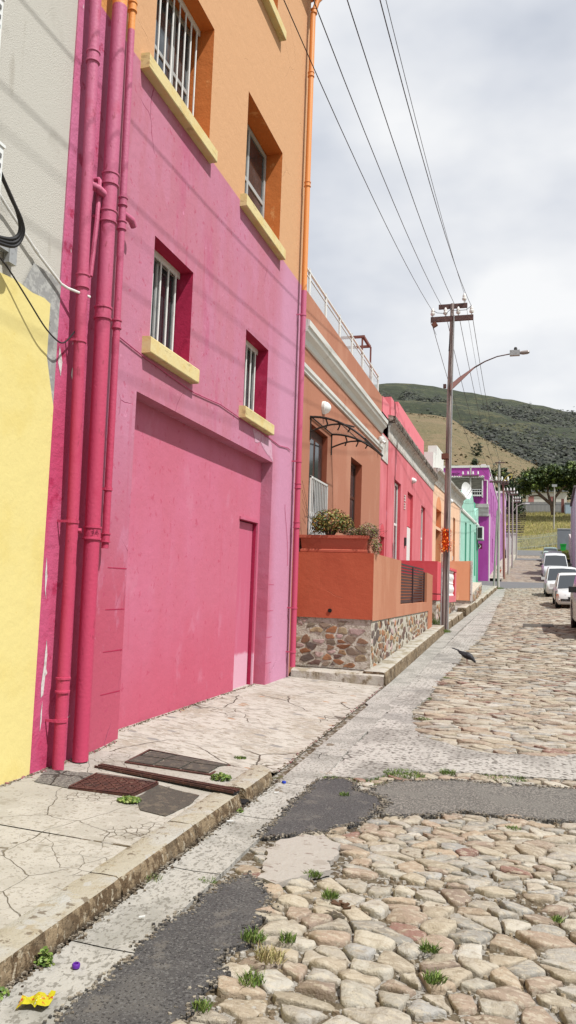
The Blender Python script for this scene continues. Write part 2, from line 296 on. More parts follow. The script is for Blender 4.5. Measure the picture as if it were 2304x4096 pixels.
m_kface = mat('stained_kerb_face', al(150, 130, 102, 1.3), [('n', (16, 16, 9), .46, .6, al(104, 84, 60, 1.3)), ('n', (30, 30, 18), .55, .64, al(196, 184, 160, 1.3), .8, 4, (2, 2, 2)), ('n', (5, 5, 2), .5, .66, al(96, 80, 60, 1.3), .7, 3, (7, 2, 0)), ('z', 2, .035, -.0, al(66, 54, 40, 1.3), .05, 12)], bump=((24, 1.0, .03), (80, .8, .01)))
m_kerbF = mat('far_kerb_stone', al(218, 212, 198, 1.62), [('n', 3, .45, .62, al(190, 178, 152, 1.75), .9), ('n', (12, 12, 12), .58, .66, al(130, 112, 86, 1.75), .6)], bump=((16, .8, .02), (60, .8, .01)))
m_gut = mat('gutter_concrete', al(208, 204, 195, 1.66), [('n', 2.5, .4, .65, al(180, 177, 168, 1.8), .8), ('n', (20, 12, 12), .5, .62, al(206, 202, 194, 1.9), .6), ('n', (50, 34, 40), .52, .60, al(142, 137, 126, 1.9), .7), ('n', 3.5, .66, .72, al(130, 112, 88, 1.9), .8, 4, (4, 4, 0)), ('c', 2.0, .012, al(90, 84, 74, 1.9), .6, .6)], bump=((40, .6, .008), (140, .4, .004)))
m_asph = mat('dark_asphalt_patch', al(92, 90, 90, 1.75), [('n', 3, .4, .7, al(112, 109, 106, 1.75), .8), ('n', 7, .56, .68, al(134, 128, 120, 1.75), .6, 5, (2, 2, 0)), ('n', 85, .54, .60, al(134, 132, 130, 1.9), .9), ('n', 70, .56, .62, al(60, 58, 58, 1.9), .9, 3, (3, 3, 3))], bump=((120, .7, .006),))
m_asphO = mat('old_worn_asphalt', al(132, 128, 122, 1.9), [('n', 55, .48, .56, al(178, 172, 162, 1.9), .9), ('n', 90, .55, .62, al(84, 80, 76, 1.9), .9, 3, (3, 3, 3)), ('n', 2.5, .5, .65, al(150, 146, 138, 1.9), .6), ('c', 2.5, .02, al(80, 74, 66, 1.9), .7, .5)], bump=((70, .8, .01),))
m_road = mat('crossing_road_asphalt', al(142, 142, 142, 1.9), [('n', .8, .4, .7, al(150, 149, 148, 1.9), .7)], bump=((40, .2),))
m_conc = mat('stony_concrete', al(216, 211, 202, 1.6), [('n', 1.2, .4, .7, al(178, 173, 164, 1.9), .8), ('n', (22, 40, 20), .5, .6, al(214, 208, 200, 1.9), .7), ('v', (15, 34, 20), .25, .45, al(116, 108, 98, 1.9), .40), ('v', (26, 50, 20), .2, .42, al(96, 90, 82, 1.9), .5), ('n', .6, .55, .65, al(166, 162, 156, 1.9), .6, 3, (2, 7, 1)), ('c', 1.5, .02, al(110, 104, 94, 1.9), .6, .55)], bump=((34, .9, .015), (90, .4, .005)))
m_smc = mat('smeared_white_concrete', al(214, 206, 196, 1.9), [('n', (6, 10, 6), .5, .7, al(198, 188, 176, 1.9)), ('n', (14, 26, 12), .62, .66, al(160, 140, 128, 1.9), .8)], bump=((16, .7, .015),))
m_soil = mat('joint_soil_and_mortar', al(132, 118, 96, 1.7), [('n', 30, .48, .6, al(112, 96, 72, 1.7)), ('n', (20, 20, 26), .50, .56, al(208, 202, 192, 1.75), .9, 4, (4, 0, 0)), ('n', 8, .55, .65, al(80, 64, 46, 1.9), .8), ('n', 5, .64, .70, al(116, 122, 56, 1.9), .6, 4, (9, 0, 0))], bump=((60, .9, .02),))
m_cob = mat('cobblestone', (1, 1, 1, 1), [('n', 9, .45, .65, al(184, 166, 138, 1.7), .3), ('n', (20, 44, 30), .50, .60, al(228, 216, 194, 1.7), .55), ('n', (12, 40, 12), .54, .62, al(160, 144, 122, 1.7), .4, 4, (7, 5, 0)), ('n', 9, .64, .74, al(140, 112, 84, 1.9), .45, 4, (1, 5, 0)), ('n', 70, .62, .7, al(110, 96, 80, 1.9), .35)], attr=True, bump=((22, .8, .018), (80, .6, .006)), rough=.8)
m_hillrd = mat('distant_cobbled_road', al(186, 172, 152, 1.9), [('cell', (4, 3, 1), [al(196, 180, 158, 1.9), al(176, 156, 136, 1.9), al(206, 196, 178, 1.9), al(160, 142, 126, 1.9)], .7), ('n', (1, .35, 1), .5, .62, al(168, 160, 150, 1.9), .7), ('n', (2.5, .9, 1), .6, .66, al(120, 110, 98, 1.9), .7)], bump=((8, .6, .04),))
m_iron2 = mat('rusty_cast_iron', al(104, 66, 56, 1.7), [('n', 12, .45, .65, al(84, 56, 50, 1.7)), ('n', 40, .58, .66, al(150, 120, 104, 1.7), .7)], rough=.7, bump=((80, .5, .004),))
m_inlay = mat('cover_tar_infill', al(104, 98, 90, 1.9), [('n', 22, .5, .62, al(130, 120, 106, 1.9)), ('n', 80, .58, .66, al(76, 70, 64, 1.9)), ('n', 5, .6, .7, al(120, 90, 70, 1.9), .5)], bump=((90, .8, .008),))
m_pole = mat('weathered_pole', al(142, 126, 122, .95), [('n', (30, 30, .8), .45, .6, al(178, 168, 162, .95)), ('n', (20, 20, .5), .5, .6, al(98, 82, 78, .95), .8)], rough=.7, bump=((40, .3),))
m_pole2 = mat('grey_concrete_pole', al(176, 172, 164, .95), [('n', (8, 8, .5), .45, .65, al(150, 146, 138, .95))], rough=.7, bump=())
m_rusti = mat('rusty_steel_arm', al(82, 60, 58, .9), [('n', 18, .5, .65, al(112, 82, 74, .9))], rough=.7, bump=())
m_porc = mat('white_porcelain', al(226, 224, 220, 1.0), rough=.3, bump=(), spec=.5)
m_wire = mat('black_cable', (.02, .02, .022, 1), rough=.5, bump=())
m_galv = mat('galvanised_steel', al(172, 174, 174, 1.0), [('n', 20, .5, .7, al(150, 150, 150, 1.0))], rough=.45, bump=(), metal=.3)
m_acw = mat('white_appliance_plastic', al(228, 230, 228, 1.0), rough=.4, bump=())
m_black = mat('black_opening', (.008, .007, .007, 1), bump=())
m_leaf = mat('leaves', (1, 1, 1, 1), attr=True, bump=(), rough=.55)
m_bark = mat('bark', al(110, 92, 78, 1.1), [('n', (6, 6, 2), .45, .65, al(80, 66, 56, 1.1))], bump=((12, .6, .03),))
m_terr = mat('terracotta_planter', al(172, 92, 72, .9), [('n', 6, .5, .7, al(156, 78, 60, .9), .7)], bump=((30, .2),))
def leafcol(c, k=1.2, v=.25):
    s = 1 + R.uniform(-v, v); r, g, b, a = al(*c, k); h = R.uniform(-.06, .06)
    return (min(1, r * s * (1 + h)), min(1, g * s), min(1, b * s), 1)
# ---------------------------------------------------------------- the ground
def sheet(name, mats, xs, ys, zf, kind='structure', smooth=True):
    b = MB(); n = len(xs); vs = [(x, y, zf(x, y)) for y in ys for x in xs]
    b.add(vs, [(j * n + i, j * n + i + 1, (j + 1) * n + i + 1, (j + 1) * n + i) for j in range(len(ys) - 1) for i in range(n - 1)])
    return b.build(name, mats, None, smooth, kind)
def fr(a, b, n): return [a + (b - a) * i / n for i in range(n + 1)]
m_earth = mat('dry_earth', al(150, 136, 108, 1.9), [('n', .3, .4, .6, al(140, 136, 84, 1.9))], bump=((3, .4, .1),))
def gz(x, y):
    z = P(min(y, 126)) - .35
    if y > 116: z = interp(y, [116, 160, 230, 420, 900, 1500], [P(116) - .5, 15, 20, 60, 110, 120])
    return z
sheet('ground', m_earth, [-1500, -600, -200, -80, -30, -12, -3.6, 3.6, 12, 30, 80, 200, 600, 1500], [-600, -100, -30, 0, 6, 12, 21, 27, 33, 42, 53, 58.5, 62, 72, 82, 93, 104, 112, 116, 126, 160, 230, 420, 900, 1500], gz)
ysr = fr(-12, 53, 130)
rb = MB(); 
for j in range(len(ysr) - 1):
    for i in range(12):
        q = []
        for (jj, ii) in ((j, i), (j, i + 1), (j + 1, i + 1), (j + 1, i)):
            y = ysr[jj]; x0 = xk(y) - .1; x = x0 + (3.4 - x0) * ii / 12; q.append((x, y, G(x, y) - .012))
        rb.quad(*q)
rb.build('road_bed', m_soil, None, True, 'structure')
# road beyond the crossing
b = MB()
ys = [53, 55, 58.5, 60, 62, 66, 70, 76, 82, 88, 94, 100, 104]
for y0, y1 in zip(ys, ys[1:]):
    for a0, a1 in ((0, .5), (.5, 1)):
        q = []
        for y, a in ((y0, a0), (y0, a1), (y1, a1), (y1, a0)):
            xa = xk(y) - .05; xb = 3.9 + (y - 53) * .02; x = xa + (xb - xa) * a; q.append((x, y, P(y)))
        b.quad(*q)
b.build('road_up_the_hill', m_hillrd, None, True, 'structure')
b = MB(); b.quad((-40, 52.9, P(52.9) + .02), (40, 52.9, P(52.9) + .02), (40, 58.4, P(58.4) + .02), (-40, 58.4, P(58.4) + .02)); b.build('crossing_road', m_road, None, False, 'structure')
b = MB(); b.quad((-40, 104, P(104) + .02), (40, 104, P(104) + .02), (40, 112, P(112) + .02), (-40, 112, P(112) + .02)); b.quad((-.9, 92.5, P(92.5) + .02), (3.6, 92.5, P(92.5) + .02), (3.6, 96.5, P(96.5) + .02), (-.9, 96.5, P(96.5) + .02)); b.build('upper_road', m_road, None, False, 'structure')
b = MB()
for y0, y1 in ((59.5, 75), (75, 90), (90, 103.5)): 
    for k in range(6):
        ya = y0 + (y1 - y0) * k / 6; yb = y0 + (y1 - y0) * (k + 1) / 6 - .06; xa = xk(ya); 
        b.add([(xa - .3, ya, P(ya) + .16), (xa, ya, P(ya) + .16), (xa + .02, ya, P(ya) - .1), (xk(yb) - .3, yb, P(yb) + .16), (xk(yb), yb, P(yb) + .16), (xk(yb) + .02, yb, P(yb) - .1)], [(0, 1, 4, 3), (1, 2, 5, 4), (0, 2, 1), (3, 4, 5)])
        b.add([(xa - 1.4, ya, P(ya) + .14), (xa - .3, ya, P(ya) + .15), (xk(yb) - .3, yb + .06, P(yb) + .15), (xk(yb) - 1.4, yb + .06, P(yb) + .14)], [(0, 1, 2, 3)])
b.build('uphill_kerb', m_kerbF, None, False, 'structure')
# ---- sidewalk
def S(x, y):
    t = cl((x + 3.67) / 1.55, 0, 1); a = .135 - .033 * t + .004 * noise.noise((x * 2, y * 2, 0)); b = .18 * (1 - t) + (P(y) + .002) * t
    k = cl((y - 5.95) / .5, 0, 1); k = k * k * (3 - 2 * k)
    return a * (1 - k) + b * k
b = MB()
def grid(b, xs, ys, zf):
    n = len(xs); b.add([(x, y, zf(x, y)) for y in ys for x in xs], [(j * n + i, j * n + i + 1, (j + 1) * n + i + 1, (j + 1) * n + i) for j in range(len(ys) - 1) for i in range(n - 1)])
grid(b, fr(-3.72, -2.108, 10), fr(-6, 4.02, 40), S)
grid(b, fr(-3.72, -2.108, 10), fr(4.035, 6.0, 20), S)
b.build('sidewalk', m_pave, None, True, 'structure')
b = MB(); grid(b, fr(-3.72, -2.115, 12), fr(6.0, 11.9, 40), S); grid(b, fr(-2.115, -1.975, 2), fr(6.12, 11.9, 40), S); b.build('apron', m_apron, None, True, 'structure')
b = MB(); b.box(-3.7, -2.1, 4.018, 4.037, .05, .108); b.build('sidewalk_joint', m_soil, None, False, 'structure')
# ---- kerb stones
def kstone(b, y0, y1, rnd=False, x=-1.93, zt=.105, zb=-.06, wd=.19, base=0):
    n = max(3, int((y1 - y0) / .045)); prof = [(-wd, zb), (-wd, zt - .008), (-wd + .015, zt), (-.11, zt + .003), (-.02, zt), (-.004, zt - .007), (.004, zt - .02), (.014, zt * .55), (.022, zt * .2), (.028, 0), (.03, zb)]
    vs = []; m = len(prof)
    for i in range(n + 1):
        y = y0 + (y1 - y0) * i / n; e = min(i, n - i); sh = .012 if e == 0 else 0
        for k, (px, pz) in enumerate(prof):
            j = noise.noise((y * 5, k * 1.7, y0)) * .008 + noise.noise((y * 17, k * 2.7, y0)) * .006
            xx = x + px + (j if k > 3 else 0) - (sh if k > 3 else 0)
            if rnd and y > y1 - .16: xx = min(xx, x + px - ((y - (y1 - .16)) / .16) ** 2 * .13 * (1 if px > -.1 else .2))
            vs.append((xx, y, (base(y) if callable(base) else base) + pz + (j * .6 if 0 < k < 8 else 0) - (sh * .5 if 0 < k < 7 else 0)))
    b.add(vs, [(i * m + k, i * m + k + 1, (i + 1) * m + k + 1, (i + 1) * m + k) for i in range(n) for k in range(5)]); b.mi = 1
    b.add(vs, [(i * m + k, i * m + k + 1, (i + 1) * m + k + 1, (i + 1) * m + k) for i in range(n) for k in range(5, m - 1)])
    b.add([vs[k] for k in range(m)], [tuple(range(m))]); b.add([vs[n * m + k] for k in range(m)], [tuple(range(m))[::-1]]); b.mi = 0
b = MB()
for y0, y1 in ((-4, -1.5), (-1.48, .6), (.62, 2.42), (2.44, 3.62), (3.635, 4.55), (4.56, 5.35)): kstone(b, y0, y1)
kstone(b, 5.46, 6.0, False, -1.92, .11); kstone(b, 6.01, 6.2, True, -1.93, .105)
b.build('kerb', [m_kerb, m_kface], None, True, 'structure')
b = MB()
for y0, y1 in ((11.75, 13.2), (13.22, 15.4), (15.42, 17.6), (17.62, 19.4), (19.42, 21.1)): kstone(b, y0, y1, False, -1.98, .21, -.15, .34, P)
# stone across the apron end, facing down the street
vs = []; n = 34; prof = [(.0, -.12), (.0, .06), (.012, .14), (.035, .165), (.14, .17), (.3, .17)]
for i in range(n + 1):
    x = -3.46 + 1.47 * i / n
    for k, (dy, dz) in enumerate(prof):
        j = noise.noise((x * 6, k * 1.3, 4)) * .012 + noise.noise((x * 19, k * 2, 9)) * .008
        vs.append((x, 11.72 + dy + (-.02 if k < 3 else 0) + j, .13 + dz + j * .7))
b.add(vs, [(i * 6 + k, i * 6 + k + 1, (i + 1) * 6 + k + 1, (i + 1) * 6 + k) for i in range(n) for k in range(5)])
def kx(y): return xk(y)
for y0, y1 in ((21.6, 23.4), (23.45, 25.5), (25.55, 27.2)): 
    kstone(b, y0, y1, False, xk(y0) - .02, .2, -.15, .3, P)
for y0, y1, h in ((28.0, 30.0, .3), (30.1, 33, .28), (33.05, 37, .22), (37.05, 41, .2), (41.05, 45, .2), (45.05, 49, .2), (49.05, 52.6, .18)):
    kstone(b, y0, y1, False, xk((y0 + y1) / 2) - .02, h, -.15, .3, P)
b.build('upper_kerb', [m_kerbF, m_kface], None, True, 'structure')
b = MB()
for y0, y1 in ((12.0, 21.0), (21.6, 28), (28.4, 37), (37, 45), (45, 52.6)):
    for k in range(6):
        ya = y0 + (y1 - y0) * k / 6; yb = y0 + (y1 - y0) * (k + 1) / 6 - .02
        b.add([(-3.6, ya, P(ya) + .2), (xk(ya) - .3, ya, P(ya) + .19), (xk(yb) - .3, yb, P(yb) + .19), (-3.6, yb, P(yb) + .2)], [(0, 1, 2, 3)])
b.build('narrow_footway', m_gut, None, False, 'structure')
# ---- gutter slabs
b = MB(); yy_ = -3; 
while yy_ < 52.4:
    ln = R.uniform(.95, 1.15) if yy_ < 12 else R.uniform(1.5, 2.6); y1 = min(yy_ + ln, 52.5); g = .009
    for k in range(8):
        ya = yy_ + (y1 - yy_ - g) * k / 8; yb = yy_ + (y1 - yy_ - g) * (k + 1) / 8
        j0 = .012 * noise.noise((ya * 3, 1, 0)); j1 = .012 * noise.noise((yb * 3, 1, 0)); e = .30 if yy_ > 6.3 else .31
        q0 = xk(ya) + .02; q1 = xk(yb) + .02; za = lambda x, y: G(x, y) + .012 + .003 * noise.noise((x * 3, y * 2, 0))
        b.add([(q0, ya, za(q0, ya)), (q0 + e * .5, ya, za(q0 + .1, ya) - .004), (q0 + e + j0, ya, za(q0 + e, ya)), (q1, yb, za(q1, yb)), (q1 + e * .5, yb, za(q1 + .1, yb) - .004), (q1 + e + j1, yb, za(q1 + e, yb)), (q0 + e + j0, ya, za(q0, ya) - .04), (q1 + e + j1, yb, za(q1, yb) - .04)], [(0, 1, 4, 3), (1, 2, 5, 4), (2, 6, 7, 5)])
    yy_ = y1
b.build('gutter', m_gut, None, True, 'structure')
# ---- patches in the road
def rough_outline(pts, step=.05, amp=.012, seed=0):
    out = []
    for i, p in enumerate(pts):
        q = pts[(i + 1) % len(pts)]; d = math.dist(p, q); n = max(1, int(d / step))
        for k in range(n):
            t = k / n; x = p[0] + (q[0] - p[0]) * t; y = p[1] + (q[1] - p[1]) * t
            out.append((x + amp * noise.noise((x * 9, y * 9, seed)) + amp * .5 * noise.noise((x * 40, y * 40, seed)), y + amp * noise.noise((x * 9, y * 9, seed + 5)) + amp * .5 * noise.noise((x * 40, y * 40, seed + 3))))
    return out
A1 = [(-1.6, 1.2), (-1.59, 2.57), (-1.57, 3.11), (-1.59, 3.26), (-1.56, 3.49), (-1.52, 3.59), (-1.53, 3.7), (-1.56, 3.76), (-1.52, 3.85), (-1.5, 4.04), (-1.43, 4.12), (-1.33, 4.06), (-1.23, 3.91), (-1.18, 3.7), (-1.19, 3.47), (-1.17, 3.38), (-1.22, 3.29), (-1.2, 3.13), (-1.15, 3.07), (-1.18, 2.92), (-1.16, 2.72), (-1.1, 2.0), (-1.0, 1.2)]
A2 = [(-1.59, 4.73), (-1.58, 5.14), (-1.60, 5.65), (-1.585, 6.1), (-1.6, 6.29), (-1.4, 6.38), (-1.28, 6.3), (-1.26, 6.12), (-1.04, 6.0), (-.97, 5.82), (-1.0, 5.53), (-1.05, 5.3), (-1.2, 5.05), (-1.4, 4.86)]
AO = [(-1.17, 6.09), (-1.02, 6.47), (-.55, 6.7), (.43, 6.83), (2.2, 6.95), (3.2, 6.9), (3.2, 5.95), (.37, 5.92), (.03, 5.87), (-.4, 5.87), (-.56, 5.69), (-.81, 5.56), (-.95, 5.55), (-.94, 5.85), (-1.03, 6.04)]
SM = [(-1.43, 4.72), (-1.32, 4.85), (-1.19, 4.88), (-1.05, 4.76), (-1.07, 4.47), (-1.01, 4.35), (-1.14, 4.16), (-1.24, 4.05), (-1.34, 4.07), (-1.44, 4.52)]
CC = [(-1.57, 6.42), (-1.21, 6.5), (-1.06, 6.78), (-.66, 6.98), (.45, 7.16), (3.1, 7.3), (3.1, 8.1), (.52, 8.14), (-.25, 7.85), (-.62, 8.01), (-.85, 8.21), (-1.01, 8.34), (-1.13, 8.75), (-1.30, 9.74), (-1.23, 10.97), (-1.25, 12.89), (-1.13, 14.82), (-1.15, 16.52), (-.95, 19.78), (-.95, 27.71), (-1.0, 35), (-.9, 42), (-1.0, 52.4), (-1.17, 52.4), (-1.35, 42), (-1.5, 33), (-1.6, 22), (-1.655, 18), (-1.655, 10.1), (-1.59, 10)]
def inside(x, y, pl):
    c = False; j = len(pl) - 1
    for i in range(len(pl)):
        a, b2 = pl[i], pl[j]
        if (a[1] > y) != (b2[1] > y) and x < (b2[0] - a[0]) * (y - a[1]) / (b2[1] - a[1]) + a[0]: c = not c
        j = i
    return c
def patch(name, pts, m, dz, amp=.03, step=.018):
    b = MB(); pts = rough_outline(pts, step, amp, len(name)); b.poly(pts, lambda x, y: G(x, y) + dz + .003 * noise.noise((x * 3, y * 3, 0)), .03); o = b.build(name, m, None, False, 'structure'); return pts
A1 = patch('asphalt_patch', A1, m_asph, .016); A2 = patch('asphalt_patch', A2, m_asph, .014)
AO = patch('old_asphalt_strip', AO, m_asphO, .014, .03); SM = patch('mortar_smear', SM, m_smc, .028, .04, .03)
def bandmesh(pts, m, name, dz):
    pts = rough_outline(pts, .12, .05, 3); b = MB(); b.poly(pts, lambda x, y: G(x, y) + dz, .03); b.build(name, m, None, False, 'structure'); return pts
CC = bandmesh(CC, m_conc, 'concrete_margin', .01)
# ---- stones
PAL = [(208, 192, 164), (216, 204, 180), (202, 184, 156), (198, 190, 176), (206, 180, 150), (196, 168, 142), (218, 210, 194), (190, 164, 140), (206, 194, 174), (198, 178, 150), (182, 176, 164), (194, 190, 182), (212, 198, 174), (202, 188, 166), (186, 160, 138), (214, 204, 184)]
def stonecol(k=1.6, pal=PAL):
    c = R.choice(pal)
    if pal is PAL and R.random() < .06: c = (170, 124, 108)
    s = R.uniform(.8, 1.1); m_ = sum(c) / 3; c = tuple(v * .8 + m_ * .2 for v in c); r, g, b_, a = al(*c, k); return (r * s, g * s, b_ * s, 1)
def cells(x0, x1, y0, y1, dx, dy, jit=.36, rowshift=True, drop=.2):
    nx = int((x1 - x0) / dx) + 2; ny = int((y1 - y0) / dy) + 2; S_ = {}
    for j in range(ny):
        for i in range(nx):
            x = x0 + (i + (.5 if j % 2 and rowshift else 0)) * dx + R.uniform(-jit, jit) * dx; y = y0 + j * dy + R.uniform(-jit, jit) * dy * .8
            if R.random() > drop or i in (0, nx - 1) or j in (0, ny - 1): S_[i, j] = (x, y)
    out = []
    for (i, j), (px, py) in S_.items():
        if i in (0, nx - 1) or j in (0, ny - 1): continue
        poly = [(px - dx * 1.6, py - dy * 1.6), (px + dx * 1.6, py - dy * 1.6), (px + dx * 1.6, py + dy * 1.6), (px - dx * 1.6, py + dy * 1.6)]
        for a in (-2, -1, 0, 1, 2):
            for c in (-2, -1, 0, 1, 2):
                q = S_.get((i + a, j + c))
                if (a, c) == (0, 0) or q is None: continue
                # anisotropic bisector
                ex = (q[0] - px) / dx / dx; ey = (q[1] - py) / dy / dy; mxx = (px + q[0]) / 2; myy = (py + q[1]) / 2
                np_ = []; L_ = len(poly)
                for t in range(L_):
                    A = poly[t]; B = poly[(t + 1) % L_]; da = (A[0] - mxx) * ex + (A[1] - myy) * ey; db = (B[0] - mxx) * ex + (B[1] - myy) * ey
                    if da <= 0: np_.append(A)
                    if da * db < 0: s = da / (da - db); np_.append((A[0] + (B[0] - A[0]) * s, A[1] + (B[1] - A[1]) * s))
                poly = np_
                if len(poly) < 3: break
            if len(poly) < 3: break
        if len(poly) >= 3: out.append(((px, py), poly))
    return out
def chaik(p, n=1, r=.25):
    for _ in range(n): p = [q for i in range(len(p)) for q in ((p[i][0] * (1 - r) + p[(i + 1) % len(p)][0] * r, p[i][1] * (1 - r) + p[(i + 1) % len(p)][1] * r), (p[i][0] * r + p[(i + 1) % len(p)][0] * (1 - r), p[i][1] * r + p[(i + 1) % len(p)][1] * (1 - r)))]
    return p
def stone(b, poly, gap, h, tr, fine=1, sink=.03, dome=.25):
    cx = sum(p[0] for p in poly) / len(poly); cy = sum(p[1] for p in poly) / len(poly)
    sz = math.sqrt(abs(sum(poly[i][0] * poly[(i + 1) % len(poly)][1] - poly[(i + 1) % len(poly)][0] * poly[i][1] for i in range(len(poly))) / 2))
    if sz < gap * 1.5: return
    f = max(.3, 1 - gap * 2 / sz); p = chaik([(cx + (x - cx) * f, cy + (y - cy) * f) for x, y in poly], 1, .11 if fine else .2)
    if fine: p = [q for i in range(len(p)) for q in ((p[i],) if math.dist(p[i], p[(i + 1) % len(p)]) < sz * .3 else (p[i], ((p[i][0] + p[(i + 1) % len(p)][0]) / 2, (p[i][1] + p[(i + 1) % len(p)][1]) / 2)))]
    if fine: p = [(x + noise.noise((x * 26, y * 26, 3)) * gap * .9, y + noise.noise((x * 26, y * 26, 8)) * gap * .9) for x, y in p]
    tx = R.uniform(-.11, .11); ty = R.uniform(-.16, .12); b.col = stonecol() if tr is None or len(tr) < 2 else tr[1]()
    tf = tr[0] if tr else None
    rings = ((1.0, -sink), (.988, h * .42), (.955, h * .80), (.90, h * .95), (.58, h * (1.04 + dome * .3)), (.25, h * (1.06 + dome * .4))) if fine else ((1.0, -sink), (.93, h * .75), (.62, h))
    vs = []; n = len(p)
    for s, z in rings:
        for x, y in p:
            X = cx + (x - cx) * s; Y = cy + (y - cy) * s; Z = z + ((X - cx) * tx + (Y - cy) * ty if z > 0 else 0) + ((noise.noise((X * 9, Y * 9, cx * 7)) * .5 + noise.noise((X * 34, Y * 34, cx * 7)) * .3) * h if fine and z > 0 else 0)
            vs.append((X, Y, Z))
    vs.append((cx, cy, h * (1.06 + dome * .42) + (noise.noise((cx * 11, cy * 11, cx * 7)) * h * .5 if fine else 0)))
    vs = [tf(*v) for v in vs]
    fs = [(k * n + i, k * n + (i + 1) % n, (k + 1) * n + (i + 1) % n, (k + 1) * n + i) for k in range(len(rings) - 1) for i in range(n)]
    last = (len(rings) - 1) * n; fs += [(last + i, last + (i + 1) % n, len(vs) - 1) for i in range(n)]
    b.add(vs, fs); b.col = None
rt = lambda x, y, z: (x, y, G(x, y) + z - .012)
def okroad(x, y):
    if x < (-1.55 if y < 6.4 else -1.6): return False
    for pl_ in (A1, A2, AO, SM, CC):
        if inside(x, y, pl_): return False
    return True
b = MB()
for (c, p) in cells(-1.75, 1.3, .9, 4.3, .145, .112, .48):
    if okroad(*c): stone(b, p, .004 + R.random() ** 2 * .016, R.uniform(.012, .030), (rt,))
for (c, p) in cells(-1.75, 1.6, 4.35, 7.5, .135, .09, .46):
    if okroad(*c): stone(b, p, .003 + R.random() ** 2 * .01, R.uniform(.012, .024), (rt,))
b.build('cobblestones', m_cob, None, True, 'structure')
b = MB()
for (c, p) in cells(-1.4, 2.8, 7.8, 16, .235, .098, .44):
    if okroad(*c): stone(b, p, .006, R.uniform(.012, .028), (rt,), 1 if c[1] < 12 and c[0] < 1.2 else 0)
for (c, p) in cells(-1.4, 3.2, 16, 52.3, .27, .13, .42):
    if okroad(*c): stone(b, p, .009, R.uniform(.014, .028), (rt,), 0)
b.build('upper_cobblestones', m_cob, None, True, 'structure')
# small filler pebbles between the near stones
b = MB()
for _ in range(2600):
    x = R.uniform(-1.3, .5); y = 2.2 + 4 * R.random() ** 1.3
    if not okroad(x, y): continue
    r = R.uniform(.006, .018); n = 6; a0 = R.random() * 6; c = R.choice([(222, 216, 206), (204, 196, 182), (190, 170, 140), (150, 130, 106)]); b.col = al(*c, 1.9)
    ring = [(x + r * math.cos(a0 + k) * R.uniform(.7, 1.2), y + r * math.sin(a0 + k) * R.uniform(.6, 1.1)) for k in [i * 2 * math.pi / n for i in range(n)]]
    b.add([(p[0], p[1], G(*p) - .014) for p in ring] + [(x + (p[0] - x) * .7, y + (p[1] - y) * .7, G(x, y) - .012 + r * .9) for p in ring] , [(i, (i + 1) % n, n + (i + 1) % n, n + i) for i in range(n)] + [tuple(range(n, 2 * n))])
b.col = None; o = b.build('gravel', m_cob, None, True, 'stuff'); o['label'] = 'small pale pebbles and mortar chips wedged between the near cobblestones'; o['category'] = 'gravel'
b = MB()
for pl_ in (A1, A2, AO):
    for (x, y) in pl_:
        if y < 1.9 or x > 1: continue
        for _ in range(4):
            px = x + R.gauss(0, .018); py = y + R.gauss(0, .02); r = R.uniform(.002, .0075); b.col = al(*R.choice([(92, 90, 88), (110, 106, 102), (74, 72, 70), (150, 142, 130)]), 1.75)
            b.obox((px, py, G(px, py) + .016), ((1, R.random(), 0), (-R.random(), 1, 0), (0, 0, 1)), (r, r * .8, r * .6))
b.col = None; o = b.build('asphalt_crumbs', m_cob, None, False, 'stuff'); o['label'] = 'loose dark asphalt crumbs scattered along the broken edges of the patches'; o['category'] = 'debris'
b = MB()
for _ in range(1300):
    if R.random() < .45: y = R.uniform(2.5, 6.3); x = -3.485 + abs(R.gauss(0, .02))
    elif R.random() < .5: y = R.uniform(6.4, 10.5); x = -3.655 + abs(R.gauss(0, .025))
    else: y = R.uniform(6.2, 11.7); x = -1.985 + R.gauss(0, .012)
    r = R.uniform(.002, .009); b.col = al(*R.choice([(110, 96, 76), (140, 126, 104), (84, 70, 54), (190, 180, 164), (200, 110, 130)]), 1.8)
    b.obox((x, y, S(x, y) + r * .4), ((1, R.random(), 0), (-R.random(), 1, 0), (0, 0, 1)), (r, r * .8, r * .6))
b.col = None; o = b.build('wall_foot_grit', m_cob, None, False, 'stuff'); o['label'] = 'grit and paint flakes along the foot of the pink wall and the apron edge'; o['category'] = 'debris'
# debris line under the kerb
b = MB(); 
for k in range(900):
    y = R.uniform(2.2, 6.2); x = -1.905 + abs(R.gauss(0, .022)); r = R.uniform(.002, .008); b.col = al(*R.choice([(90, 74, 56), (120, 104, 84), (70, 58, 46), (170, 160, 144)]), 1.8)
    b.obox((x, y, .013 + r * .3), ((1, R.random(), 0), (-R.random(), 1, 0), (0, 0, 1)), (r, r * .7, r * .6))
b.col = None; o = b.build('gutter_debris', m_cob, None, False, 'stuff'); o['label'] = 'dark dirt and crumbs lying along the foot of the kerb'; o['category'] = 'debris'
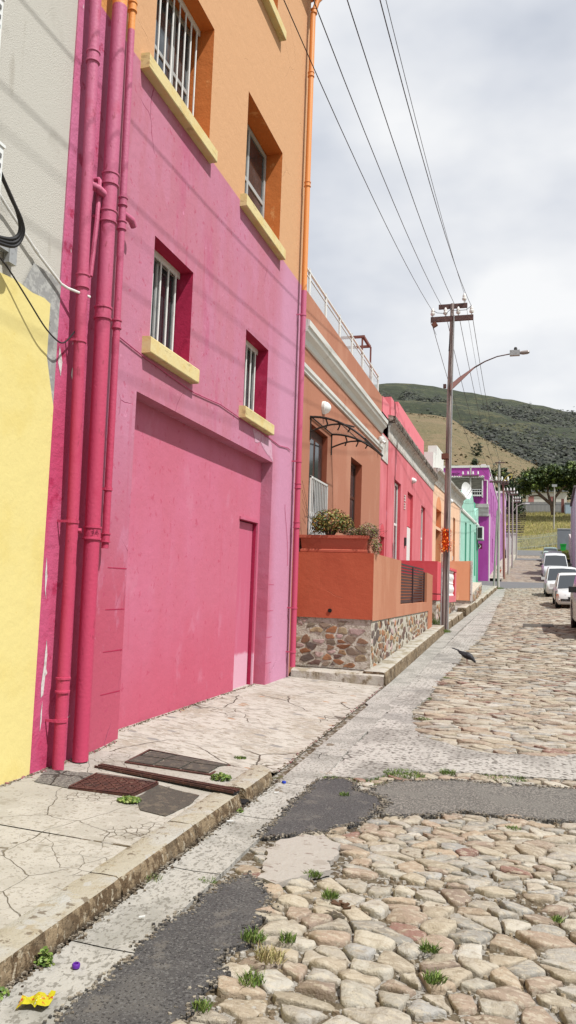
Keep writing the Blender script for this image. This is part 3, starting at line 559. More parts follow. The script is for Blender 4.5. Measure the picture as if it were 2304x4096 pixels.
# ---------------------------------------------------------------- facade helpers
def window(parent, fr_, u0, u1, z0, z1, w, mf, mg, vb=(), hb=(), fw=.05, bars=None, label=None, bt=.03):
    b = MB(*fr_)
    for a in ((u0, u0 + fw, z0, z1), (u1 - fw, u1, z0, z1)): b.box(w, w + bt, a[0], a[1], a[2], a[3])
    for a in ((u0 + fw, u1 - fw, z0, z0 + fw), (u0 + fw, u1 - fw, z1 - fw, z1)): b.box(w, w + bt - .002, a[0], a[1], a[2], a[3])
    for v in vb: b.box(w, w + bt - .004, v - fw / 2, v + fw / 2, z0 + fw, z1 - fw)
    for v in hb: b.box(w, w + bt - .007, u0 + fw, u1 - fw, v - fw / 2, v + fw / 2)
    o = b.build('window', mf, parent, label=label)
    p = MB(*fr_); p.quad((w + .008, u0 + fw * .5, z0 + fw * .5), (w + .008, u1 - fw * .5, z0 + fw * .5), (w + .008, u1 - fw * .5, z1 - fw * .5), (w + .008, u0 + fw * .5, z1 - fw * .5)); p.build('pane', mg, o)
    if bars:
        n, bw, r, m = bars; q = MB(*fr_)
        for i in range(n):
            u = u0 + (u1 - u0) * (i + .5) / n; q.tube([(bw, u, z0 - .02), (bw, u, z1 + .02)], r, 6)
        q.box(bw - .008, bw + .008, u0, u1, z1 - .05, z1 + .02); q.box(bw - .008, bw + .008, u0, u1, z0 + .03, z0 + .06); q.build('security_bars', m, o)
    return o
def shell(parent, fr_, u0, u1, z0, z1, depth, m, name='side_walls', w=0):
    b = MB(*fr_); b.quad((w, u0, z0), (w - depth, u0, z0), (w - depth, u0, z1), (w, u0, z1)); b.quad((w, u1, z0), (w - depth, u1, z0), (w - depth, u1, z1), (w, u1, z1)); b.quad((w, u0, z1), (w, u1, z1), (w - depth, u1, z1), (w - depth, u0, z1)); b.quad((w - depth, u0, z0), (w - depth, u1, z0), (w - depth, u1, z1), (w - depth, u0, z1))
    return b.build(name, m, parent)
F0 = ((-3.5, 0), (0, 1))
# ================================================================ pink and orange building
PB = thing('pink_building', 'tall pink building with an orange upper half, blocked garage recess and yellow sills', 'building', (-3.5, 8.5, .15))
b = MB(*F0)
H = [(6.35, 7.76, 6.6, 8.09, .34, 1, 2), (8.95, 10.46, 6.6, 8.11, .3, 1, 2), (9.05, 9.98, 9.84, 11.1, .27, 1, 2), (6.35, 7.76, 9.84, 11.1, .27, 1, 2), (6.57, 7.5, 3.93, 5.01, .24, 1, 1), (9.22, 10.15, 3.88, 4.95, .24, 1, 1), (6.37, 10.54, -.2, 3.38, .17, 1, 3)]
def wallh(b, u0, u1, z0, z1, holes, w=0, cu=()):
    for h in holes: pass
    us = sorted({u0, u1, *cu, *[h[0] for h in holes], *[h[1] for h in holes]}); zs = sorted({z0, z1, *[h[2] for h in holes], *[h[3] for h in holes]})
    for a, c in zip(us, us[1:]):
        for e, g in zip(zs, zs[1:]):
            if any(h[0] - 1e-6 <= a and c <= h[1] + 1e-6 and h[2] - 1e-6 <= e and g <= h[3] + 1e-6 for h in holes): continue
            b.quad((w, a, e), (w, c, e), (w, c, g), (w, a, g))
    for h in holes:
        a, c, e, g, dp, ri, bi = h[0], h[1], h[2], h[3], h[4], h[6], h[5]; x = w - dp; b.mi = ri
        b.quad((w, a, e), (x, a, e), (x, a, g), (w, a, g)); b.quad((w, c, e), (w, c, g), (x, c, g), (x, c, e)); b.quad((w, a, g), (x, a, g), (x, c, g), (w, c, g)); b.quad((w, a, e), (w, c, e), (x, c, e), (x, a, e)); b.mi = 0
        if len(h) > 7 and h[7] is not None: b.mi = h[7]; b.quad((x, a, e), (x, c, e), (x, c, g), (x, a, g)); b.mi = 0
for i in range(4): H[i] = H[i] + (4,)
H[4] += (4,); H[5] += (4,); H[6] = (*H[6][:6], 0)
wallh(b, 5.72, 11.7, -.3, 11.9, H)
b.build('wall', [m_pink, m_reveal, m_orev, m_panel, m_black], PB)
m_peel2 = mat('bleached_pink_filler', al(214, 168, 188, 1.15), [('n', 9, .5, .65, al(206, 140, 168, 1.15))], bump=((30, .5),))
b = MB(*F0); b.quad((0, 5.055, -.3), (0, 5.72, -.3), (0, 5.72, 11.9), (0, 5.055, 11.9)); b.build('pier', m_pier, PB)
m_peel = mat('exposed_pale_plaster', al(222, 216, 212, 1.1), [('n', 20, .5, .65, al(196, 188, 184, 1.1))], bump=((40, .5),))
for pts in ([(5.10, 1.75), (5.125, 1.6), (5.115, 1.5), (5.13, 1.42), (5.105, 1.5), (5.095, 1.62)], [(5.17, 1.12), (5.19, 1.0), (5.185, .9), (5.205, .86), (5.18, .84), (5.17, .70), (5.14, .68), (5.135, .78), (5.155, .92), (5.16, 1.02)], [(5.165, .66), (5.17, .5), (5.155, .42), (5.152, .56)], [(5.28, 3.30), (5.31, 3.25), (5.30, 3.19), (5.27, 3.23)], [(5.09, 3.42), (5.14, 3.3), (5.13, 3.18), (5.085, 3.28)]):
    b = MB(*F0); b.quad(*[(.003, u, z) for u, z in pts]); b.build('peeled_patch', m_peel, PB)
for (u, z) in ():
    pts = [(u + .05 * math.cos(a) * (1 + .6 * noise.noise((u * 7, z * 7, a))), z + .035 * math.sin(a) * (1 + .8 * noise.noise((u * 3, z * 3, a)))) for a in fr(0, 5.8, 11)]
    b = MB(*F0); b.quad(*[(.003, *p) for p in pts]); b.build('filler_patch', m_peel2, PB)
b = MB(*F0); pts = [(9.60, 3.72), (10.1, 3.70), (10.42, 3.70), (10.52, 3.40), (10.2, 3.48), (9.95, 3.58), (9.75, 3.52)]; b.quad(*[(.003, *p) for p in rough_outline(pts, .06, .03)]); b.build('filler_patch', m_peel2, PB)
b = MB(*F0); wallh(b, 6.37, 10.54, -.2, 3.38, [(9.72, 10.40, .13, 2.47, .09, 1, 1)], -.17); b.build('garage_infill', [m_panel, m_reveal], PB)
b = MB(*F0); b.box(-.25, -.215, 9.735, 10.37, .16, 2.455); dr = b.build('door', m_pdoor, PB, label='flat pink door set into the blocked garage, pale at the bottom')
b = MB(*F0)
for z in (2.3,): pass
b.box(-.168, -.145, 10.405, 10.45, .15, 2.49); b.box(-.168, -.145, 9.70, 10.405, 2.475, 2.51); b.build('door_frame', m_pdoor, PB)
b = MB(*F0); b.box(-.25, -.1, 9.72, 10.42, .06, .165); b.build('doorstep', mat('pale_pink_step', al(236, 205, 212, 1.5), [('n', 6, .5, .7, al(214, 180, 186, 1.5))]), PB)
shell(PB, F0, 5.055, 11.7, -.3, 11.9, 9, m_pink)
for z in (1.70, 1.33, .96, .59): b = MB(*F0); b.quad((.002, 6.02, z - .004), (.002, 6.36, z - .006), (.002, 6.36, z + .004), (.002, 6.02, z + .003)); b.build('block_joint', m_reveal, PB)
for z in (1.6, 1.22, .84, .47): b = MB(*F0); b.quad((.002, 10.55, z - .004), (.002, 10.80, z - .003), (.002, 10.80, z + .003), (.002, 10.55, z + .004)); b.build('block_joint', m_pier, PB)
for (u0, u1, z0, z1) in ((6.1, 7.8, 6.45, 6.6), (8.8, 10.5, 6.44, 6.6), (8.95, 10.15, 9.69, 9.84), (6.1, 7.8, 9.69, 9.84), (6.42, 7.58, 3.77, 3.93), (9.07, 10.27, 3.73, 3.88)):
    b = MB(*F0); n = 12
    prof = [(0, z0), (.088, z0), (.095, z0 + .01), (.095, z1 - .012), (.085, z1), (0, z1 + .006)]
    b.sweep(prof, u0, u1, .15); b.build('sill', m_sill, PB)
window(PB, F0, 6.37, 7.74, 6.62, 8.07, -.31, m_frame, m_glass, (6.85, 7.3), (7.3,), .045, (9, -.18, .011, m_bar))
window(PB, F0, 8.97, 10.44, 6.62, 8.09, -.28, m_frame, m_glass, (9.7,), (7.3,), .06)
window(PB, F0, 9.07, 9.96, 9.86, 11.08, -.24, m_frame, m_glass, (), (10.5,), .05)
window(PB, F0, 6.37, 7.74, 9.86, 11.08, -.24, m_frame, m_glass, (7.0,), (10.5,), .05)
window(PB, F0, 6.59, 7.48, 3.95, 4.99, -.22, m_frame, m_glass, (7.03,), (), .04, (5, -.16, .012, m_bar))
window(PB, F0, 9.24, 10.13, 3.90, 4.93, -.22, m_frame, m_glass, (9.68,), (), .04, (5, -.16, .012, m_bar))
b = MB(*F0); b.sweep([(0, 11.55), (.1, 11.6), (.14, 11.75), (.38, 11.8), (.4, 11.95), (0, 11.98)], 5.06, 11.72); b.build('eave', m_orev, PB)
def ring(b, c, r, z, h, fl=.008):
    b.lathe((c[0], c[1], z), [(r, -h), (r + fl * 1.5, -h * .98), (r + fl * 1.5, -h * .72), (r + fl * .6, -h * .68), (r + fl * .6, h * .68), (r + fl * 1.5, h * .72), (r + fl * 1.5, h * .98), (r, h)], 16)
def pipe(path, r, rings, clips, m, name='drainpipe', label=None):
    b = MB(); b.tube(path, r, 16); o = b.build(name, m, PB, True, label=label)
    def at(z):
        for p, q in zip(path, path[1:]):
            if min(p[2], q[2]) <= z <= max(p[2], q[2]):
                t = (z - p[2]) / (q[2] - p[2]); return (p[0] + (q[0] - p[0]) * t, p[1] + (q[1] - p[1]) * t)
        return path[-1][:2]
    for z, h in rings:
        b = MB(); c = at(z); ring(b, c, r, z, h); b.build('collar', m, o, True)
    for z in clips:
        b = MB(); c = at(z); b.lathe((c[0], c[1], z), [(r + .001, -.012), (r + .007, -.012), (r + .007, .012), (r + .001, .012)], 16); b.box(-3.5, c[0], c[1] - r - .012, c[1] - r - .002, z - .01, z + .01); b.build('bracket', m, o, False)
    return o
pipe([(-3.4, 5.28, .12), (-3.4, 5.27, 2), (-3.4, 5.2, 4), (-3.4, 5.14, 6.4), (-3.4, 5.1, 11.6)], .046, [(5.87, .05), (3.98, .06), (.77, .06), (9.0, .05)], (3.49, 2.04, .50), m_pipe, label='leftmost of the pink drainpipes at the building corner')
p2 = pipe([(-3.38, 5.56, .14), (-3.38, 5.54, 1.9), (-3.38, 5.5, 4), (-3.38, 5.48, 6.4), (-3.38, 5.47, 11.6)], .064, [(4.99, .055), (4.66, .055), (3.82, .055), (1.97, .055), (8.2, .055)], (), m_pipe, label='thickest of the pink drainpipes, with ringed collars')
p3 = pipe([(-3.42, 5.82, 1.86), (-3.42, 5.8, 4.0), (-3.42, 5.76, 6.5), (-3.42, 5.72, 11.6)], .032, [(6.79, .045), (4.95, .04), (4.73, .04), (3.83, .04), (1.95, .04), (9.4, .04)], (2.37,), m_pipe, label='thin pink drainpipe ending above the pavement')
b = MB(); b.tube([(-3.5, 5.44, 4.98), (-3.46, 5.44, 4.98), (-3.44, 5.43, 4.96), (-3.44, 5.42, 4.6), (-3.445, 5.38, 4.1)], .02, 8); b.build('waste_pipe', m_pipe, PB, True); b = MB(); b.tube([(-3.42, 5.44, 1.98), (-3.5, 5.4, 1.98)], .02, 8); b.build('pipe_stub', m_pipe, PB, True); b = MB(); b.tube([(-3.5, 5.45, 4.66), (-3.4, 5.45, 4.66)], .018, 8); b.build('pipe_stub', m_pipe, PB, True)
b = MB(); b.tube([(-3.42, 5.8, 4.85), (-3.4, 5.92, 4.84), (-3.4, 5.97, 4.80)], [.03, .034, .03], 10); b.build('inspection_branch', m_pipe, PB, True); b = MB(); b.tube([(-3.38, 5.5, 4.82), (-3.42, 5.38, 4.86), (-3.5, 5.36, 4.9)], .035, 10); b.build('inspection_branch', m_pipe, PB, True)
pr = pipe([(-3.4, 11.58, .34), (-3.4, 11.55, 2.5), (-3.4, 11.52, 6), (-3.4, 11.5, 10.4), (-3.4, 11.5, 11.15), (-3.34, 11.53, 11.4), (-3.2, 11.6, 11.6), (-3.14, 11.62, 11.8)], .045, [(11.2, .04), (10.07, .04), (8.16, .04), (2.55, .05), (3.17, .04)], (5.95, 3.56, .57, 1.25), m_pipe2, label='tall drainpipe at the far corner, orange above and pink below')
for z, s in ((1.975, .06),):
    cu = bpy.data.curves.new('txt', 'FONT'); cu.body = '3A'; cu.size = .055; cu.extrude = .001; cu.align_x = 'CENTER'; cu.align_y = 'CENTER'
    to = bpy.data.objects.new('tmp', cu); me = bpy.data.meshes.new_from_object(to); me.name = 'lettering'; bpy.data.objects.remove(to)
    o = bpy.data.objects.new('lettering', me); me.materials.append(mat('dark_marks', al(120, 30, 60, 1))); me.transform(Matrix.Translation((-3.38 + .0745 * .75, 5.54 - .0745 * .66, z)) @ Matrix.Rotation(math.radians(48), 4, 'Z') @ Matrix.Rotation(math.radians(90), 4, 'X')); COL.objects.link(o); o.parent = p2; o.matrix_parent_inverse = Matrix.Identity(4)
b = MB(*F0); pts = [(5.85, 3.85), (5.97, 3.78), (6.49, 3.74), (7.04, 3.71), (7.62, 3.69), (8.4, 3.74), (9.18, 3.72), (10.41, 3.70), (10.8, 3.68), (11.2, 3.72), (11.5, 3.69)]
b.tube([(.012 + .006 * noise.noise((u, 0, 0)), u + t * (v[0] - u), z + t * (v[1] - z) + .01 * noise.noise((u * 3 + t * 3, 1, 0))) for (u, z), v in zip(pts, pts[1:]) for t in (0, .5)], .006, 6)
b.tube([(.012, 11.3 + .12 * math.cos(t), 1.9 + .9 * t / 3 + .1 * math.sin(t)) for t in fr(0, 3.1, 10)], .003, 5); b.build('wall_cable', m_pier, PB)
# ================================================================ grey and yellow neighbour
GB = thing('grey_and_yellow_house', 'house with a grey upper wall and a yellow lower wall, left of the pink building', 'building', (-3.5, 3, .12))
b = MB(*F0); b.quad((-.012, -14, 3.4), (-.012, 5.055, 3.4), (-.012, 5.055, 13), (-.012, -14, 13)); b.build('upper_wall', m_grey, GB)
b = MB(*F0)
ed = [(-14, 3.66), (3.5, 3.67), (4.2, 3.69), (4.5, 3.72), (4.7, 3.70), (4.85, 3.715), (4.93, 3.70)]
for (u0, za), (u1, zb) in zip(ed, ed[1:]): b.quad((.006, u0, -.3), (.006, u1, -.3), (.006, u1, zb), (.006, u0, za)); b.quad((.006, u0, za), (.006, u1, zb), (-.012, u1, zb), (-.012, u0, za))
eg = [(4.93, 3.70), (4.90, 3.6), (4.93, 3.45), (4.92, 3.3), (4.99, 3.1), (5.06, 2.92), (5.055, -.3)]
b.quad(*[(.006, u, z) for u, z in [(4.93, -.3)] + eg[::-1][0:0] + [(5.055, -.3), (5.055, 2.92), (4.99, 3.1), (4.93, 3.28)]])
b.build('lower_wall', m_yel, GB)
b = MB(*F0); b.quad(*[(.003, u, z) for u, z in [(4.9, 3.2), (5.055, 2.85), (5.055, 3.93), (4.7, 3.93), (4.55, 3.65), (4.9, 3.62)]]); b.build('cement_patch', m_cem, GB)
b = MB(*F0)
for (u0, u1, z) in ((4.75, 5.055, 3.925),): b.quad((.0, u0, z), (.0, u1, z + .01), (-.012, u1, z + .01), (-.012, u0, z))
shell(GB, F0, -14, 5.05, -.3, 13, 8, m_grey, w=-.02)
AC = thing('air_conditioner', 'white outdoor air conditioning unit high on the grey wall at the left edge', 'air conditioner', (-3.4, 3.9, 4.2))
b = MB(); x0, x1, y0, y1, z0, z1 = -3.44, -3.14, 3.05, 3.84, 3.93, 4.28
b.box(x0, x1, y0, y1, z0, z1); b.box(x0 - .005, x1 + .008, y0 - .008, y1 + .008, z1, z1 + .02); b.build('casing', m_acw, AC)
b = MB()
for k in range(4): b.box(x1 - .04, x1 + .006, y1 - .3, y1 - .02, z0 + .08 + k * .065, z0 + .105 + k * .065)
for k in range(4): b.box(x1 - .2, x1 - .05, y1 - .02, y1 + .006, z0 + .08 + k * .065, z0 + .105 + k * .065)
b.build('louvre', mat('grey_louvre', al(110, 112, 112, 1)), AC)
b = MB(); b.box(-3.5, -3.12, 3.7, 3.73, 3.86, 3.90); b.box(-3.5, -3.12, 3.2, 3.23, 3.86, 3.90); b.box(-3.495, -3.46, 3.2, 4.40, 3.86, 3.90); b.box(-3.495, -3.45, 4.36, 4.44, 3.79, 3.95); b.box(-3.46, -3.12, 3.05, 3.8, 3.905, 3.925); b.build('wall_bracket', m_galv, AC)
AC2 = dup(AC, (0, -.1, .92), 'white outdoor air conditioning unit above the other one, cut off at the left edge')
for c_ in list(AC2.children):
    if c_.name.startswith('wall_bracket'): bpy.data.objects.remove(c_)
AC['group'] = AC2['group'] = 'air conditioning units on the grey wall'
b = MB()
for k in range(3):
    o = k * .018; b.tube(smooth_path([(-3.2 + o, 3.8, 4.22 - o), (-3.24, 4.02 + o, 4.13 - o), (-3.28, 4.2 + o, 4.04 - o * .5), (-3.31, 4.27 + o, 3.95), (-3.34, 4.22 + o, 3.88 - o), (-3.38, 4.05, 3.84 - o), (-3.42, 3.8, 3.8 - o)]), .013, 8)
single(b, 'cable_bundle', m_wire, 'thick black bundle of cables looping out beside the air conditioner', 'cable', smooth=True)
b = MB(); b.tube([(-3.44, 4.0, 4.3), (-3.47, 4.33, 4.17), (-3.47, 4.7, 4.0), (-3.46, 5.0, 3.885), (-3.44, 5.06, 3.872), (-3.36, 5.26, 3.868)], .011, 8); b.tube([(-3.47, 4.66, 4.02), (-3.47, 4.70, 4.003)], .0135, 8)
single(b, 'drain_hose', m_bar, 'thin white plastic pipe slanting down the grey wall to the pink drainpipe', 'pipe', smooth=True)
b = MB(); b.tube(smooth_path([(-3.46, 3.9, 3.84), (-3.46, 4.2, 3.8), (-3.45, 4.35, 3.74), (-3.43, 4.57, 3.59), (-3.42, 4.75, 3.47), (-3.42, 4.88, 3.42), (-3.42, 4.99, 3.405), (-3.44, 5.1, 3.46), (-3.43, 5.2, 3.58)]), .006, 6)
single(b, 'hanging_wire', m_wire, 'single black wire sagging across the top of the yellow wall', 'cable', smooth=True)
# ================================================================ brown house
BH = thing('brown_house', 'single storey brown house with white cornice behind the terracotta terrace', 'building', (-3.5, 15.5, .5))
b = MB(*F0)
wallh(b, 11.7, 19.35, 0, 5.45, [(12.53, 13.76, 1.3, 4.4, .13, 1, 1), (15.83, 17.02, 2.05, 4.38, .19, 1, 1)]); b.quad((0, 11.7, 5.45), (0, 19.35, 5.45), (0, 19.35, 6.57), (0, 11.7, 6.57)); b.build('wall', [m_brown, m_brev, m_black], BH)
shell(BH, F0, 11.7, 19.35, 0, 6.57, .3, m_brown, 'parapet_back'); shell(BH, F0, 11.7, 19.35, 0, 6.3, 8, m_brown, w=-.3)
b = MB(*F0); b.sweep([(0, 5.60), (.03, 5.61), (.05, 5.70), (.12, 5.76), (.135, 5.80), (.135, 5.83), (.16, 5.84), (.17, 5.93), (.13, 5.955), (0, 5.97)], 11.7, 19.42, .8); b.build('cornice', m_white, BH)
b = MB(*F0); b.sweep([(0, 5.14), (.03, 5.15), (.035, 5.19), (.055, 5.21), (.06, 5.27), (0, 5.29)], 11.7, 19.38, .8); b.build('string_course', m_white, BH)
dd = MB(*F0); dd.box(-.125, -.09, 12.55, 13.74, 1.3, 4.38); door = dd.build('door', m_wood, BH)
p = MB(*F0)
for u in (12.62, 13.2): p.quad((-.085, u, 2.6), (-.085, u + .45, 2.6), (-.085, u + .45, 4.2), (-.085, u, 4.2))
p.build('pane', m_glass, door)
b = MB(*F0)
for i in range(11): u = 12.56 + i * .115; b.box(.02, .035, u, u + .022, 2.0, 3.46)
for zz in (2.0, 3.45): b.box(.016, .04, 12.54, 13.74, zz, zz + .035)
b.box(.016, .04, 13.70, 13.74, 2.0, 3.48); b.box(.016, .04, 12.54, 12.57, 2.0, 3.48)
for i in range(10):
    for r in range(9):
        u = 12.57 + i * .115; z = 2.05 + r * .09; s = 1 if (r % 2) else -1
        b.add([(.04, u, z), (.04, u + .115, z + .09), (.04, u + .115, z + .11), (.04, u, z + .02)] if s > 0 else [(.04, u, z + .09), (.04, u + .115, z), (.04, u + .115, z + .02), (.04, u, z + .11)], [(0, 1, 2, 3)])
b.build('security_gate', m_bar, BH)
window(BH, F0, 15.85, 17.0, 2.07, 4.36, -.17, m_wood, m_glass, (16.42,), (2.85, 3.6), .06)
b = MB(*F0); b.box(0, .012, 15.83, 17.02, 2.0, 2.06); b.build('sill', m_brown, BH)
# canopy above the door
CN = thing('door_canopy', 'curved clear door canopy on black wrought iron scroll brackets', 'canopy', (-3.5, 13.2, 4.35))
def arc(y, k=1.0): return [(-3.5 + .98 * t * k, y, 4.5 - .42 * t ** 2.1) for t in fr(0, 1, 10)]
for y in (12.5, 14.03):
    b = MB(); b.tube(arc(y), .02, 6); b.tube([(-3.5 + .78 * t, y, 4.24 + .12 * math.sin(t * 2.6) - .0 * t) for t in fr(0, 1, 8)], .016, 6); b.tube([(-3.49, y, 4.1), (-3.49, y, 4.52)], .014, 6)
    for t, h in ((.28, .2), (.5, .15), (.68, .1)): b.tube([(-3.5 + .98 * t, y, 4.5 - .42 * t ** 2.1), (-3.5 + .98 * t + .035, y, 4.5 - .42 * t ** 2.1 - h * .5), (-3.5 + .98 * t, y, 4.5 - .42 * t ** 2.1 - h)], .014, 6)
    b.build('iron_bracket', m_iron, CN, True)
b = MB(); b.tube([(-2.52, 12.45, 4.08), (-2.52, 14.08, 4.08)], .024, 6); b.tube([(-3.48, 12.45, 4.5), (-3.48, 14.08, 4.5)], .012, 6); b.tube([(-3.0, 12.45, 4.405), (-3.0, 14.08, 4.405)], .008, 6); b.build('front_bar', m_iron, CN)
b = MB(); n = 10; A_ = arc(12.46); B_ = arc(14.07); b.add([(x, y, z + .016) for x, y, z in A_] + [(x, y, z + .016) for x, y, z in B_], [(i, i + 1, 12 + i, 11 + i) for i in range(10)]); b.build('canopy_sheet', m_clear, CN, True)
def bulkhead(y, z, x, label, r=.1):
    t = thing('wall_light', label, 'lamp', (x, y, z), 'round wall lights on the houses')
    b = MB(); b.tube([(x, y, z), (x + .05, y, z)], r, 14); b.build('base_ring', m_bar, t, True)
    b = MB(); b.tube([(x + .05, y, z), (x + .09, y, z), (x + .13, y, z), (x + .15, y, z)], [r * .92, r * .82, r * .5, r * .1], 14); b.build('diffuser', m_acw, t, True)
bulkhead(13.35, 4.86, -3.5, 'white bulkhead light on the brown wall above the iron door canopy', .12)
t = thing('security_camera', 'small white security camera at the far end of the brown house below its cornice', 'camera', (-3.5, 18.9, 5.35))
b = MB(); b.lathe((-3.42, 18.9, 5.3), [(.03, .12), (.07, .1), (.075, .03), (.05, -.02), (.01, -.05)], 12); b.build('dome', m_acw, t, True); b = MB(); b.tube([(-3.4, 18.9, 5.32), (-3.3, 18.85, 5.24)], .035, 10); b.build('camera_head', m_acw, t, True)
# roof railing
RR = thing('roof_railing', 'white roof terrace railing with mesh screens on top of the brown house', 'railing', (-3.6, 15.5, 6.57))
for y in (12.52, 13.7, 14.87, 16.06, 17.25, 18.42, 19.28): b = MB(); b.box(-3.62, -3.585, y - .035, y + .035, 6.5, 7.12); b.box(-3.61, -3.59, y - .012, y + .012, 7.12, 7.17); b.build('post', m_bar, RR)
b = MB(); b.box(-3.62, -3.58, 12.0, 19.3, 7.08, 7.105); b.box(-3.61, -3.59, 12.0, 19.3, 6.98, 6.995); b.build('top_rail', m_bar, RR)
m_mesh = mat('grey_mesh_screen', al(196, 198, 200, 1), [], alpha=.55, bump=())
for y0, y1 in zip((12.0, 13.73, 14.9, 16.09, 17.28, 18.45), (13.67, 14.84, 16.03, 17.22, 18.39, 19.25)):
    b = MB(); b.quad((-3.6, y0, 6.5), (-3.6, y1, 6.5), (-3.6, y1, 6.99), (-3.6, y0, 6.99)); b.build('screen', m_mesh, RR)
t = thing('red_roof_frame', 'dark red steel frame standing on the roof behind the white railing', 'frame', (-3.9, 19, 6.4))
b = MB(); m_red = mat('dark_red_steel', al(130, 84, 78, 1), bump=())
for x, y in ((-3.86, 18.4), (-3.8, 19.2), (-4.6, 18.4), (-4.6, 19.2)): b.box(x - .02, x + .02, y - .02, y + .02, 6.3, 7.86)
b.build('post', m_red, t); b = MB(); b.obox((-4.2, 18.4, 7.88), ((1, 0, 0), (0, 1, 0), (0, 0, 1)), (.4, .03, .03)); b.obox((-4.2, 19.2, 7.88), ((1, 0, 0), (0, 1, 0), (0, 0, 1)), (.4, .03, .03)); b.box(-3.86, -3.8, 18.4, 19.2, 7.84, 7.9); b.build('beam', m_red, t)
b = MB()
for k in range(14): b.lathe((-4.2, 14.7, 6.4 + k * .055), [(.22 - .012 * k, 0), (.1, .03)], 10)
# ---- terrace
TR = thing('front_terrace', 'terracotta terrace wall on a rubble stone base in front of the brown house', 'terrace', (-2.9, 16, .2))
b = MB(); X1 = -2.24
zt = lambda y: 2.15 if y < 14.9 else 2.15 - (y - 14.9) * .028
b.quad((-3.5, 12.0, 1.1), (X1, 12.0, 1.1), (X1, 12.0, 2.15), (-3.5, 12.0, 2.15)); b.quad((-3.5, 12.0, 2.15), (X1, 12.0, 2.15), (X1, 12.22, 2.15), (-3.5, 12.22, 2.15)); b.quad((-3.5, 12.22, 1.0), (X1 - .2, 12.22, 1.0), (X1 - .2, 12.22, 2.15), (-3.5, 12.22, 2.15))
b.build('front_wall', m_rust, TR)
b = MB(); us = [12.0, 14.9, 19.2, 20.45]
def tq(y0, y1, z0, z1f, x=X1): b.quad((x, y0, z0), (x, y1, z0), (x, y1, z1f(y1)), (x, y0, z1f(y0)))
m1 = lambda y: 1.30
tq(12.003, 14.9, 1.08, zt); tq(14.9, 19.2, 1.08, m1); tq(19.2, 19.6, 1.08, zt); tq(19.6, 20.45, .52, zt)
for y0, y1, f in ((12.22, 14.9, zt), (14.9, 19.2, m1), (19.2, 20.45, zt)): b.quad((X1, y0, f(y0)), (X1, y1, f(y1)), (X1 - .2, y1, f(y1)), (X1 - .2, y0, f(y0))); b.quad((X1 - .2, y0, 1), (X1 - .2, y1, 1), (X1 - .2, y1, f(y1)), (X1 - .2, y0, f(y0)))
b.quad((X1, 14.9, 1.3), (X1 - .2, 14.9, 1.3), (X1 - .2, 14.9, 2.15), (X1, 14.9, 2.15)); b.quad((X1, 19.2, 1.3), (X1 - .2, 19.2, 1.3), (X1 - .2, 19.2, zt(19.2)), (X1, 19.2, zt(19.2))); b.quad((X1, 20.45, .5), (-3.5, 20.45, .5), (-3.5, 20.45, zt(20.45)), (X1, 20.45, zt(20.45)))
b.quad((X1, 19.6, .52), (X1, 19.6, 1.08), (X1 - .2, 19.6, 1.08), (X1 - .2, 19.6, .52))
b.build('side_wall', m_rustS, TR)
b = MB(); b.quad((-3.5, 12.2, 1.3), (-2.4, 12.2, 1.3), (-2.4, 20.4, 1.3), (-3.5, 20.4, 1.3)); b.build('terrace_floor', m_gut, TR)
b = MB(); b.tube([(-2.93, 11.985, 1.22), (-2.93, 12.1, 1.22)], .032, 14); b.build('drain_hole', m_black, TR, True)
b = MB(); 
for k in range(13): z = 1.34 + k * .062; b.box(X1 - .11, X1 - .08, 14.94, 19.16, z, z + .036)
for y in (14.94, 17.05, 19.12): b.box(X1 - .08, X1 - .05, y, y + .05, 1.3, min(2.13, zt(y)))
b.build('slatted_grille', m_rail, TR)
b = MB(); b.quad((-3.5, 12.025, 0), (X1 - .02, 12.025, 0), (X1 - .02, 12.025, 1.1), (-3.5, 12.025, 1.1)); b.quad((X1 - .02, 12.025, 0), (X1 - .02, 20.4, .3), (X1 - .02, 20.4, 1.1), (X1 - .02, 12.025, 1.1)); b.build('mortar', m_mort, TR)
SP = [(150, 108, 76), (124, 96, 76), (106, 84, 76), (150, 122, 92), (124, 112, 96), (140, 98, 70), (96, 84, 78), (150, 134, 108), (168, 148, 116), (134, 118, 102), (176, 152, 146)]
def scol():
    if False: pass
    c = R.choice(SP); s = R.uniform(.85, 1.2); r, g, b_, a = al(*c, 1.0); return (r * s, g * s, b_ * s, 1)
b = MB()
for c, p in cells(-3.7, -2.0, .22, 1.2, .17, .085, .5, True, .32):
    if -3.5 < c[0] - .04 and c[0] + .04 < X1 - .02 and .33 < c[1] < 1.06 and R.random() < .86:
        p = [(cl(x, -3.5, X1 - .02), cl(z, .3, 1.085)) for x, z in p]
        stone(b, p, .008 + R.random() * .016, .005, (lambda x, y, z: (x, 12.022 - z, y), scol), 1, .006, .05)
for c, p in cells(11.8, 20.6, .1, 1.2, .19, .11, .5, True, .22):
    zb = .2 + P(c[0]) ; 
    if zb - .02 < c[1] < 1.05 and 12.1 < c[0] < 20.35 and R.random() < .82:
        if c[0] > 19.5 and c[1] > .5: continue
        p = [(cl(y, 12.03, 20.4), cl(z, zb - .05, 1.075)) for y, z in p]
        stone(b, p, .010 + R.random() * .016, .007, (lambda x, y, z: (X1 - .018 + z, x, y), scol), 1 if c[0] < 15 else 0, .01, .05)
b.build('rubble_stones', m_stone, TR, True)
